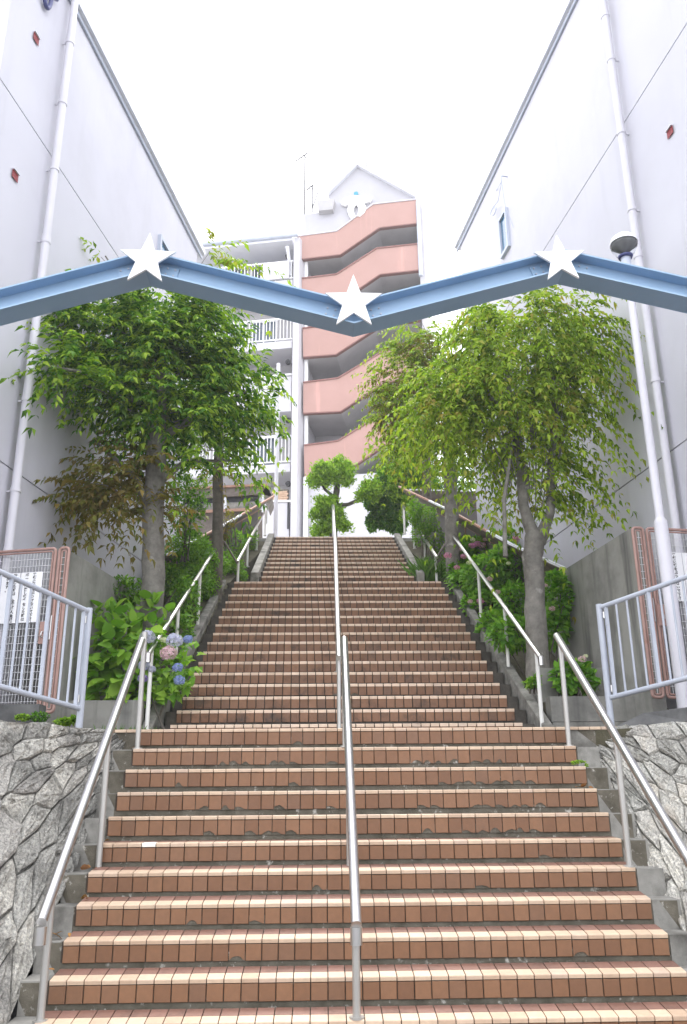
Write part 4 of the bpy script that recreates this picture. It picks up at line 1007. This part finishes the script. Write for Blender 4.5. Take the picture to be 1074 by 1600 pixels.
def trunk(name_parent, pts, radii, mat, n=12, name='trunk', seed=0, parts=()):
    rg = random.Random(seed); m = MB(); P = [Vector(p) for p in pts]
    # resample smoothly
    Q = []; Rr = []
    for i in range(len(P)-1):
        for k in range(4):
            t = k/4; Q.append(P[i].lerp(P[i+1], t) + Vector((rg.uniform(-1,1),rg.uniform(-1,1),0))*radii[i]*.06); Rr.append((radii[i]*(1-t)+radii[i+1]*t)*rg.uniform(.95,1.06))
    Q.append(P[-1]); Rr.append(radii[-1]); m.tube(Q, Rr, n)
    return m.build(name, mat, name_parent)
def tree(name, label, Y, base_px, trunk_px, radii, limbs, blobs, mat, leaf, n_pair, length, barkmat='bark', group='trees beside the steps', droop=.5, zbase=None, seed=1, extra=None, outw=.6, cat='tree', dens=1.35, clump=9):
    rg = np.random.default_rng(seed); b = at(*base_px, Y)
    zb = zbase if zbase is not None else slopez(Y)-.1
    t = thing(name, (b.x,b.y,zb), label, cat, group)
    P = [(b.x,b.y,zb)] + [at(a,c,Y) for a,c in trunk_px]
    trunk(t, P, radii, M[barkmat], seed=seed)
    for i, l in enumerate(limbs):
        pts = [at(a,c,Y+dy) for a,c,dy in l[0]]; trunk(t, pts, l[1], M[barkmat], 8, 'limb', seed+i)
    blobs = [(b_[0],b_[1],b_[2],b_[3],int(b_[4]*dens),*b_[5:]) for b_ in blobs]
    ax = np.array([P[-1][0], P[-1][1], 0])
    def foliage(bl, mt, nm, clump=clump):
        tips = [(b_[0],b_[1],b_[2],b_[3],max(1,int(round(b_[4]/clump))),*b_[5:]) for b_ in bl]
        p, d, k = blob_points(tips, Y, rg); out = p - ax; out[:,2] = 0; out = unit(out)
        n = clump + rg.integers(-2, 3, len(p)); n = np.maximum(n, 2); rp = lambda a: np.repeat(a, n, 0)
        p2 = rp(p) + rg.normal(0, .05, (n.sum(),3)); ax2 = unit(rp(d)*.6 + rp(out)*outw + np.array([0,-.25,.15]))
        dd = unit(ax2 + rg.normal(0,.62,p2.shape)); sz = rp(rg.uniform(.75,1.25,(len(p),1)))[:,0]
        co, f = sprays(p2, dd, n_pair, rg.uniform(length*.6, length*1.25, len(p2))*sz, leaf, rg, droop)
        o = np_mesh(nm, co, f, M[mt], t, (b.x,b.y,zb))
        tw_ = MB()                            # twigs carrying the clumps
        for q in p[::4]:
            q = Vector(q); h = Vector((ax[0], ax[1], min(P[-1][2], q.z-.1))); h = h.lerp(q, .35); tw_.tube([h, h.lerp(q,.6)+Vector((0,0,.05)), q], [.009,.006,.003], 5, cap=False)
        tw_.build('twig', M[barkmat], t, kind='stuff')
    foliage(blobs, mat, 'crown')
    if extra:
        for (bl, mt, nm) in extra: foliage(bl, mt, nm, 4)
    return t
# left big tree
tree('shade_tree', 'large dark green tree left of the middle steps', 10.0, (239,935), [(240,900),(240,800),(244,700),(250,600),(252,520)], [.15,.135,.125,.12,.09,.06], 
     [([(240,800,0),(205,740,-.1),(150,690,-.2)], [.06,.04,.015]), ([(244,690,0),(320,640,.1),(390,610,.2)], [.06,.04,.012]), ([(246,650,0),(170,590,-.45),(80,572,-1.2)], [.055,.035,.012]),
      ([(250,560,0),(300,490,.1),(340,430,.1)], [.05,.03,.01]), ([(250,540,0),(210,470,.1),(165,400,.1)], [.045,.03,.01]), ([(242,760,0),(290,720,.1),(380,720,.2)], [.05,.03,.01])],
     [(245,490,60,28,100),(200,535,66,44,120,-.15),(285,530,62,44,120),(245,595,84,56,210),(325,590,52,46,90),(190,605,50,40,70),(280,655,70,42,110),(215,650,48,34,54),(365,630,30,40,30),(125,562,30,8,22,-.8),(140,515,34,14,30,-.5),(88,582,12,5,8,-1.3),(140,605,24,10,16,-.6),(135,482,16,7,6,-.6),(108,556,16,6,7,-1.0),
      (370,700,20,22,8),(250,450,44,12,26),(325,500,40,18,20),(395,580,20,18,8),(135,640,14,6,5,-.6),(325,715,32,18,14),(405,645,14,26,6),(150,472,20,8,9,-.4),(120,602,14,6,6,-.9)], 'leafL', .112, 8, .54, seed=3, dens=1.25, droop=.46, clump=7,
     extra=[([(175,745,46,30,75),(150,775,30,22,26,-.5),(215,735,36,30,44),(225,800,22,12,12)], 'leafBronze', 'bronze_sprays'), ([(165,402,10,5,5),(340,406,22,5,7),(392,404,14,5,4),(328,396,6,6,3)], 'leafR', 'top_sprays')])
# second, slimmer left tree further up
tree('shade_tree', 'slim tree with a grey trunk beside the left upper rail', 13.2, (342,838), [(341,800),(341,740),(343,690),(345,620)], [.095,.088,.082,.07,.04],
     [([(341,720,0),(375,690,.1),(400,680,.1)], [.04,.025,.01]), ([(341,700,0),(320,660,0),(300,640,0)], [.04,.025,.01])],
     [(330,690,32,26,30),(345,640,28,34,24),(325,610,34,30,30),(345,725,18,12,10)], 'leafL', .09, 7, .40, barkmat='bark2', seed=8,
     extra=[([(338,735,16,12,12)], 'leafBronze', 'bronze_sprays'), ([(418,680,12,26,6),(398,745,9,20,6),(425,620,10,14,4)], 'leafR', 'drooping_sprays')])
# right big tree
tree('shade_tree', 'large light green tree right of the middle steps', 9.8, (839,1030), [(838,985),(836,930),(832,870),(838,835)], [.145,.13,.122,.122,.125],
     [([(836,845,0),(818,790,-.05),(815,730,0),(800,650,0),(790,560,0)], [.085,.065,.06,.045,.02]), ([(842,848,.02),(860,800,0),(862,720,0),(868,640,0),(860,540,0)], [.085,.055,.05,.04,.02]), 
      ([(790,870,-.35),(788,780,-.3),(800,700,-.2)], [.028,.024,.015]), ([(800,650,0),(740,600,0),(690,560,0)], [.035,.02,.008]), ([(866,640,0),(910,560,0),(950,510,0)], [.035,.02,.008])],
     [(850,495,56,24,80),(795,525,58,34,95),(868,545,48,36,100),(810,595,74,50,170),(745,600,56,44,100),(850,650,50,40,80),(785,665,64,44,105),(712,640,42,44,60),(915,520,20,22,16),(885,480,34,12,18),(935,500,8,10,5),(895,585,20,28,16),
      (825,720,40,24,32),(832,780,18,24,12),(865,750,18,26,12),(875,790,12,10,5),(745,495,26,10,10),(690,600,20,30,14),(760,560,50,36,60)], 'leafR', .095, 12, .74, seed=5, droop=.85, dens=1.05, clump=6)
# right second tree, bronze tinted, further up
tree('shade_tree', 'bronze tinted tree beside the right upper rail', 14.0, (707,862), [(706,820),(705,760),(703,700),(700,600)], [.125,.118,.115,.105,.05],
     [([(704,720,0),(670,670,0),(640,620,0)], [.05,.03,.012]), ([(702,680,0),(730,620,0),(740,560,0)], [.05,.03,.012])],
     [(700,530,60,32,150),(660,560,42,42,150),(640,620,44,48,170),(680,640,50,50,170),(625,665,32,36,90),(720,600,48,50,130),(690,700,40,28,80),(645,700,36,26,70),(595,590,9,6,5),(610,535,16,8,10),(640,500,26,12,24)], 'leafR', .085, 8, .46, seed=12, dens=.9,
     extra=[([(670,580,48,48,150),(640,640,40,42,120),(690,690,32,26,60),(620,600,22,34,36)], 'leafBronze', 'bronze_sprays')])
# far trunk behind it
tree('shade_tree', 'thin dark tree behind the bronze tinted tree', 17.2, (667,800), [(667,760),(666,700),(664,640)], [.1,.095,.09,.05], [], [(665,690,36,34,80),(655,650,30,30,60)], 'leafHedge', .06, 5, .28, barkmat='bark2', seed=22, zbase=ZT-.4)

# leafy mass plants made of many single leaves
def bush(name, label, cat, Y, blobs, mat, leaf, wid=.5, group=None, seed=1, zb=None, stems=True, thick=1.0, parent=None, upw=.5, part='foliage', shell=.3, kind='stuff'):
    rg = np.random.default_rng(seed); blobs = [(b_[0],b_[1],b_[2],b_[3],int(b_[4]*2.0),*b_[5:]) for b_ in blobs]; p, d, k = blob_points(blobs, Y, rg, thick, shell)
    c = p.mean(0); z0 = zb if zb is not None else p[:,2].min()
    if parent is None:
        t = thing(name, (c[0],c[1],z0), label, cat, group)
    else: t = parent
    dd = unit(d*.8 + rg.normal(0,.5,d.shape) + np.array([0,-.1,.05])); nr = unit(d*.6 + np.array([0,-.2,upw+.5]) + rg.normal(0,.3,d.shape))
    L = leaf*1.15*rg.uniform(.6,1.3,len(p)); co, f = leaf_arrays(p - dd*L[:,None]*.5, dd, nr, L, L*wid)
    np_mesh(part, co, f, M[mat], t, (c[0],c[1],z0), kind=kind)
    if stems and parent is None:
        for i in range(5):
            q = p[rg.integers(len(p))]; m = MB(); a = Vector((c[0]+rg.normal(0,.08), c[1]+rg.normal(0,.08), z0-.05)); m.tube([a, a.lerp(Vector(q),.5)+Vector((0,0,.1)), Vector(q)], [.014,.01,.004], 6); m.build('stem', M['bark2'], t)
    return t
def floret_head(c, r, mat, parent, rg, n=150, name='flower_head', flat=.85):
    v = unit(rg.normal(size=(n,3))); v = v[v[:,2] > -.8]; n = len(v)
    P = np.array(c) + v*r*np.array([1,1,flat])*rg.uniform(.84,1.04,(n,1)); s = r*.21; v = unit(v + rg.normal(0,.28,v.shape)); u = unit(np.cross(v, rg.normal(size=(n,3)))); w = np.cross(v, u)
    co = []
    for q in range(4):                        # four separate petals per floret
        a0 = q*math.pi/2
        for (rr, da, h) in ((.0,0,.0),(.75,-.5,.22),(1.08,0,.12),(.75,.5,.22)):
            co.append(P + (u*math.cos(a0+da) + w*math.sin(a0+da))*s*rr + v*s*h)
    co = np.stack(co,1).reshape(-1,3); f = np.array([[4*q,4*q+1,4*q+2] for q in range(4)] + [[4*q,4*q+2,4*q+3] for q in range(4)])
    F = (np.arange(n)[:,None,None]*16 + f[None]).reshape(-1,3)
    return np_mesh(name, co, F, M[mat], parent, np.array(c), kind=None)

# --- left hydrangea with large single leaves and blue, lilac and pink heads
rg = np.random.default_rng(31)
hy = thing('hydrangea_bush', (-1.95,9.3,ZL+.2), 'large leaved hydrangea with blue and pink heads left of the steps', 'hydrangea')
def big_leaf(L=1.0, W=.62):
    xs = [0,.12,.3,.5,.7,.86,1.0]; ws = [.05,.33,.5,.48,.36,.2,.0]
    v = []; f = []
    for i,(x,w) in enumerate(zip(xs,ws)):
        z = -.22*(x-.2)**2; e = .015*(-1)**i
        v += [(0,x*L,z*L),( (w+e*(w>.1))*W*L, (x+.02)*L, (z+.10*w)*L),(-(w+e*(w>.1))*W*L,(x+.02)*L,(z+.10*w)*L)]
    for i in range(len(xs)-1):
        a = i*3; b_ = a+3; f += [(a,b_,b_+1,a+1),(a,a+2,b_+2,b_)]
    return v, f
leaf_me = []
for i in range(3):
    v_, f_ = big_leaf(1, [.6,.66,.72][i]); leaf_me.append(me_of('leaf', (v_, f_), M['leafHyd']))
    leaf_me[-1].polygons.foreach_set('use_smooth', [True]*len(leaf_me[-1].polygons))
def put_leaf(par, P, d, nrm, L, me):
    d = Vector(d).normalized(); n = Vector(nrm); s = d.cross(n).normalized(); n = s.cross(d)
    o = bpy.data.objects.new('leaf', me); sc.collection.objects.link(o); o.parent = par
    Mx = Matrix(((s.x*L,d.x*L,n.x*L,P[0]-ORG[par.name].x),(s.y*L,d.y*L,n.y*L,P[1]-ORG[par.name].y),(s.z*L,d.z*L,n.z*L,P[2]-ORG[par.name].z),(0,0,0,1)))
    o.matrix_local = Mx; ORG[o.name] = Vector(P)
hb = [(205,1000,48,34,70,0),(165,975,30,26,40,.4),(110,1045,26,22,26,.15),(160,1060,24,26,26,0),(222,962,44,26,60,.7),(185,1050,36,32,50,-.05),(170,1010,22,40,30,.1),(245,1040,40,40,56,-.1),(285,1035,26,36,46,-.1),(215,1080,56,16,34,-.1),(265,1075,30,18,24,-.15),(258,962,26,14,26,1.1),(118,1050,22,18,18,.1),(205,1030,46,36,150,.2),(190,1060,44,30,140,.2),(255,1055,44,34,160,.15),(215,985,46,24,120,.5)]
p, d, k = blob_points(hb, 9.22, rg, .7, .45)
n_ = 0
hs = []
for i in range(len(p)):
    dd = d[i]*.6 + rg.normal(0,.45,3) + np.array([0,-.45,-.12]); nn = np.array([0,-.55,.8]) + d[i]*.4 + rg.normal(0,.25,3)
    if n_ < 300: put_leaf(hy, p[i], dd, nn, rg.uniform(.12,.22), leaf_me[i%3]); n_ += 1
    else: hs.append((p[i], dd, nn))
pp = np.array([h[0] for h in hs]) + np.array([0,.12,0]); L = rg.uniform(.09,.15,len(pp)); co, f = leaf_arrays(pp, np.array([h[1] for h in hs]), np.array([h[2] for h in hs]), L, L*.62)
np_mesh('leaf', co, f, M['leafHyd'], hy, (-1.95,9.3,ZL+.2))
for i in range(8):
    a = Vector((-2.0+rg.normal(0,.15), 9.35+rg.normal(0,.1), ZL+.1)); q = Vector(p[rg.integers(len(p))]); m = MB(); m.tube([a, a.lerp(q,.55)+Vector((0,0,.08)), q], [.012,.01,.006], 6); m.build('stem', M['bark2'], hy)
for (px, py, r, mt, Y) in ((231,995,12,'petal_lilac',8.98),(273,1001,12.5,'petal_lilac',9.0),(294,999,7.5,'petal_blue',9.05),(263.5,1021,13,'petal_pink',8.95),(278,1043,8,'petal_blue',8.95),(280.5,1063,8.5,'petal_blue',8.95),(225,1040,9,'petal_lilac',8.98),(238,1046,6,'petal_lilac',9.0),(223,1060,7.5,'petal_violet',8.98),(225,1017,5,'petal_cream',9.0),(256,1000,5,'petal_cream',9.05)):
    c = at(px, py, Y); floret_head(c, r/ppm(Y,c.z), mt, hy, rg, 170)

# --- other shrubs
bush('evergreen_shrub', 'dark small leaved shrub behind the left hydrangea', 'shrub', 10.3, [(190,925,50,24,520),(165,960,30,36,380),(290,940,26,40,340,.8),(285,985,22,26,180,.2),(310,905,30,24,260,2)], 'leafHedge', .062, .45, 'shrubs on the left slope', 41, thick=.9)
bush('evergreen_shrub', 'bright green hedge below the left middle rail', 'shrub', 12.9, [(275,880,40,30,620),(310,875,34,26,560),(335,885,26,20,360,.8),(290,915,34,24,420,-.3),(258,905,30,26,360,-.4),(295,850,36,20,400),(322,915,24,26,340,.2)], 'leafHyd', .06, .45, 'shrubs on the left slope', 42, thick=.8)
bush('evergreen_shrub', 'low leafy shrub at the foot of the left upper rail', 'shrub', 14.6, [(368,888,18,16,260),(350,880,20,22,260),(380,900,9,9,90,-.3),(368,850,20,22,260,.8),(392,842,14,20,200,2)], 'leafHyd', .055, .45, 'shrubs on the left slope', 43, thick=1.2)
bush('climbing_shrub', 'sparse shrub with white blooms behind the left tree trunk', 'shrub', 12.2, [(290,800,34,40,330),(285,760,26,22,120),(300,850,30,22,160),(310,780,18,30,110)], 'leafHedge', .065, .42, 'shrubs on the left slope', 44)
bush('bronze_shrub', 'small bronze tinted shrub beside the left upper rail', 'shrub', 14.5, [(360,812,12,14,90),(352,835,10,10,50)], 'leafBronze', .05, .4, 'shrubs on the left slope', 45)
# right slope hydrangeas
def hyd_right(label, Y, blobs, heads, seed, leaf=.085):
    rg = np.random.default_rng(seed); blobs = [(b_[0],b_[1],b_[2],b_[3],int(b_[4]*2.4),*b_[5:]) for b_ in blobs]; p, d, k = blob_points(blobs, Y, rg, 1.0, .45); c = p.mean(0); zb_ = p[:,2].min()
    t = thing('hydrangea_bush', (c[0],c[1],zb_), label, 'hydrangea', 'hydrangeas on the right slope')
    order = np.argsort(p[:,1] - .02*rg.random(len(p))); near = order[:260]; rest = order[260:]
    for i in near:
        put_leaf(t, p[i], d[i]*.7 + rg.normal(0,.4,3) + np.array([-.1,-.4,-.1]), np.array([0,-.5,.85]) + d[i]*.4 + rg.normal(0,.25,3), leaf*rg.uniform(.85,1.5), hr_me[i%2])
    if len(rest):
        q = p[rest]; dd = d[rest]*.7 + rg.normal(0,.45,q.shape) + np.array([0,-.3,-.1]); L = leaf*rg.uniform(.8,1.4,len(q)); co, f = leaf_arrays(q, dd, np.array([0,-.4,.9]) + d[rest]*.4 + rg.normal(0,.25,q.shape), L, L*.6)
        np_mesh('leaf', co, f, M['leafHydR'], t, (c[0],c[1],zb_))
    for i in range(6):
        a = Vector((c[0]+rg.normal(0,.12), c[1]+rg.normal(0,.12), slopez(c[1])-.05)); e = Vector(p[rg.integers(len(p))]); m = MB(); m.tube([a, a.lerp(e,.5)+Vector((0,0,.05)), e], [.012,.009,.005], 6); m.build('stem', M['bark2'], t)
    for (px, py, r, mt, dy) in heads:
        cc = at(px, py, Y+dy); floret_head(cc, r/ppm(Y,cc.z), mt, t, rg, 110, flat=.7)
hr_me = [me_of('leaf', big_leaf(1, w), M['leafHydR']) for w in (.58,.66)]
for me in hr_me: me.polygons.foreach_set('use_smooth', [True]*len(me.polygons))
hyd_right('hydrangea with magenta heads beside the right middle rail', 12.6, [(762,900,40,32,460,.3),(728,915,26,28,300,1.0),(795,880,32,30,300,.1),(752,950,32,26,320,.1),(778,985,32,26,280,-.8),(805,945,30,30,260,-.4),(712,900,14,24,150,1.4)],
          [(700,868,6.5,'petal_magenta',.6),(725,869,5.5,'petal_magenta',+.5),(714,887,5,'petal_magenta',+.5),(751,939,6,'petal_magenta',-.35),(735,940,4,'petal_pink',-.35),(794,961,6.5,'petal_magenta',-.9),(781,975,4,'petal_pink',-.9),(795,880,3.5,'petal_cream',-.5),(808,916,3,'petal_cream',-.5),(810,928,3,'petal_cream',-.5),(823,942,3,'petal_cream',-.5),(733,879,4,'petal_cream',-.5),(765,905,5,'petal_pink',-.3),(742,905,4,'petal_cream',.2),(778,925,4.5,'petal_pink',-.5),(722,935,4.5,'petal_pink',.5),(806,985,4.5,'petal_pink',-1.2)], 51)
hyd_right('hydrangea with a row of pink heads behind the right middle rail', 14.2, [(752,862,40,18,340),(790,850,34,20,260),(725,860,22,18,200,.3),(708,885,16,16,140,.5)],
          [(738,852,5.5,'petal_magenta',-.4),(746,850,6,'petal_magenta',-.4),(754,852,5.5,'petal_pink',-.4),(769,849,4.5,'petal_pink',-.4),(758,843,3.5,'petal_pink',-.4),(739,843,4,'petal_cream',-.4),(722,858,4,'petal_pink',-.4),(805,843,7,'petal_magenta',-.5),(786,848,3.5,'petal_cream',-.4)], 52)
hyd_right('shaded hydrangea behind the right tree trunk', 10.5, [(870,935,20,40,260),(865,985,22,24,160),(800,990,36,22,200)], [(863,951,5,'petal_pink',-.3),(852,915,4,'petal_pink',-.4)], 53)
hyd_right('small hydrangea with one pink head on the planter tier', 9.45, [(888,1058,22,18,110),(915,1062,16,14,70),(905,1045,14,10,50)], [(910,1030,6.5,'petal_pink',-.12),(915,1025,4,'petal_cream',-.1)], 54, .08)
bush('small_plant', 'small leafy plant on the lower right planter tier', 'plant', 9.4, [(832,1068,14,8,60),(838,1060,10,6,30)], 'leafHyd', .07, .5, 'plants on the planter tiers', 61)
bush('evergreen_shrub', 'bright clipped shrub along the right upper rail', 'shrub', 15.2, [(665,812,20,24,420),(648,800,14,20,260),(680,840,18,18,220),(655,835,14,18,160),(690,862,12,10,60)], 'leafHyd', .055, .45, 'shrubs on the right slope', 62, thick=1.3)
bush('evergreen_shrub', 'dark broad shrub above the right plaza fence', 'shrub', 20.5, [(730,748,34,18,400),(690,745,30,20,300),(655,745,30,24,320)], 'leafDark', .09, .45, 'shrubs on the right slope', 63)
# dense evergreen tree beside the topiary
rg = np.random.default_rng(71)
def lumps(bl, seed, n=8):
    r = np.random.default_rng(seed); o = []
    for (a, b, rx, ry, c) in bl:
        for q in range(n): u = r.uniform(-1,1,2); o.append((a+u[0]*rx*.75, b+u[1]*ry*.75, rx*r.uniform(.25,.5), ry*r.uniform(.25,.5), int(c/n*1.3), r.uniform(-.3,.3)))
    return o
t = bush('evergreen_tree', 'dense evergreen tree right of the topiary at the top of the steps', 'tree', 19.2, [(615,760,34,34,1500),(604,798,28,28,1100),(648,748,34,30,900)] + lumps([(615,760,38,38,2400),(602,800,32,30,1700),(645,745,36,32,1500),(618,822,22,14,600),(584,785,14,20,360),(660,775,30,30,1000)], 5), 'leafDark', .11, .42, None, 71, zb=ZT, stems=False)
bush('x', '', '', 18.9, lumps([(608,748,28,26,600),(640,735,28,22,500),(625,790,18,24,260)], 6), 'leafNiwaki', .075, .42, None, 72, parent=t, part='light_foliage')
p = at(622,838,19.3); m = MB(); m.tube([(p.x,19.3,ZT-.05), at(622,800,19.3), at(625,750,19.3)], [.09,.07,.04], 8); m.build('trunk', M['bark2'], t)
# topiary with cloud shaped pads
tp = thing('topiary_tree', at(522,838,18.9).xy.to_3d() + Vector((0,0,ZT)), 'cloud pruned topiary tree with round pads at the top of the steps', 'topiary')
trunk(tp, [(at(521,838,18.9).x,18.9,ZT-.05), at(521,815,18.9), at(523,790,18.9), at(526,768,18.9), at(529,748,18.9)], [.10,.09,.08,.075,.05], M['bark2'], 9)
for l, rr in (([(523,790,0),(545,788,-.05),(562,780,-.1),(574,768,-.1)], [.05,.045,.04,.03]), ([(524,778,0),(508,765,0),(500,750,0)], [.045,.035,.02]), ([(521,805,0),(508,800,-.1),(498,790,-.1)], [.04,.03,.02])):
    trunk(tp, [at(a,b,18.9+c) for a,b,c in l], rr, M['bark2'], 7, 'limb')
for i, bl in enumerate(([(520,733,31,17,2000),(500,745,18,16,900),(538,740,20,19,1000)], [(576,765,19,16,1200),(589,771,9,9,360)], [(502,798,19,17,1100),(514,785,20,10,520),(525,800,14,14,400)], [(512,825,26,12,900),(537,815,13,14,460),(495,830,10,8,200)])):
    rg = np.random.default_rng(80+i); bl2 = []
    for (a_, b_, rx_, ry_, n__) in bl:
        for q in range(7): u_ = rg.uniform(-1,1,2); bl2.append((a_+u_[0]*rx_*.72, b_+u_[1]*ry_*.6, rx_*rg.uniform(.32,.55), ry_*rg.uniform(.35,.6), n__//5, rg.uniform(-.25,.25)))
    p, d, k = blob_points(bl2, 18.75, rg, .9, .4); c = p.mean(0)
    dd = unit(d*.7+rg.normal(0,.5,d.shape)+np.array([0,-.1,.3])); p = p + np.array(rg.normal(0,.05,p.shape)); L = rg.uniform(.06,.13,len(p)); co, f = leaf_arrays(p-dd*L[:,None]*.5, dd, unit(d+np.array([0,-.2,.5])+rg.normal(0,.3,d.shape)), L, L*.42)
    np_mesh('pad', co, f, M['leafNiwaki'], tp, c, kind='stuff')
# grass tufts and weeds
def tuft(label, Y, px, py, w, n, h, seed, mat='grass', cat='grass', zb=None):
    rg = np.random.default_rng(seed); c = np.array(at(px, py, Y)); x = c[0] + rg.normal(0, w, n); y = c[1] + rg.normal(0, w*.35, n)
    z = np.full(n, zb if zb is not None else c[2]); b = np.stack([x,y,z],1); d = unit(np.stack([rg.normal(0,.35,n), rg.normal(0,.35,n)-.1, np.full(n,1.)],1)); L = h*rg.uniform(.5,1.2,n)
    co, f = leaf_arrays(b, d, np.stack([rg.normal(size=n), np.full(n,-1.), np.full(n,.2)],1), L, L*.07+.003, .1, .4)
    o = np_mesh('grass_tuft', co, f, M[mat], None, c, kind=None); tag(o, label, cat, 'weeds and grass tufts')
tuft('grass tuft on the landing left of the lower steps', 8.6, 195, 1140, .16, 220, .14, 91, zb=ZL-.03)
tuft('grass clump beside the right kerb of the upper steps', 14.2, 670, 905, .10, 420, .42, 92, zb=slopez(14.2)-.05)
tuft('tiny weed growing on the middle steps', row(12)[0]-.03, 606, 1106, .012, 16, .035, 93, zb=row(11)[1])
bush('weed', 'yellow green weed at the left fence post', 'weed', 7.7, [(98,1128,14,6,60),(115,1124,7,5,26)], 'leafNiwaki', .05, .6, 'weeds by the stone walls', 94, stems=False, zb=2.15)
bush('weed', 'low yellow flowered weed under the left gate', 'weed', 7.75, [(35,1121,12,5,90)], 'leafNiwaki', .028, .6, 'weeds by the stone walls', 95, stems=False, zb=2.15)
bush('weed', 'dark low weed beside the yellow weed', 'weed', 7.8, [(62,1120,16,8,110)], 'leafDark', .03, .5, 'weeds by the stone walls', 96, stems=False, zb=2.15)
bush('weed', 'trailing weed on the concrete step ends at right', 'weed', row(8)[0]+.05, [(905,1190,12,2.5,60),(917,1200,4,9,44),(897,1192,5,2,20)], 'leafNiwaki', .016, .6, 'weeds by the stone walls', 97, stems=False)
# dead leaves on the step ends
dl_me = me_of('dead_leaf', big_leaf(1,.5), M['dry'])
nth = ['bottom','second','third','fourth','fifth','sixth','seventh','eighth','ninth','tenth']
for (px, k, sizes) in ((98,1,(.06,)),(90,2,(.085,.06,.04)),(128,3,(.075,.045)),(128,4,(.08,.06,.04)),(170,5,(.05,)),(912,7,(.085,.06,.04)),(215,9,(.05,))):
    y, z, hw = row(k); x = at(px, 1400 if k < 6 else 1210, y).x
    for i, s_ in enumerate(sizes):
        o = bpy.data.objects.new('dead_leaf', dl_me); link(o, None, (x + (i-.8)*.055, y+.07+rng.uniform(0,.1), z+.014+tilt(k)*.6)); o.scale = (s_,s_,s_)
        o.rotation_euler = (rng.normal(0,.45), rng.normal(0,.45), rng.uniform(0,6.28))
        ad = '' if len(sizes) == 1 else ['largest ','middle sized ','smallest '][i] if len(sizes) == 3 else ['larger ','smaller '][i]
        tag(o, '%sdry brown leaf at the %s end of the %s visible step from below' % (ad, 'left' if px < 540 else 'right', nth[k]), 'leaf', 'dead leaves on the steps')

# ------------------------------------------------------------------ thin scattering volume, added to imitate veiling lens glare
hm = bpy.data.materials.new('glare_scatter'); hm.use_nodes = True; hn = hm.node_tree.nodes; hn.clear()
ho = hn.new('ShaderNodeOutputMaterial'); hv = hn.new('ShaderNodeVolumePrincipled'); hv.inputs['Color'].default_value = (.96,.97,1,1); hv.inputs['Density'].default_value = .0016; hv.inputs['Anisotropy'].default_value = .3
hm.node_tree.links.new(hv.outputs[0], ho.inputs['Volume'])
m = MB(); m.box((-155,-65,-1),(155,155,31)); m.build('glare_haze', hm, kind='stuff')
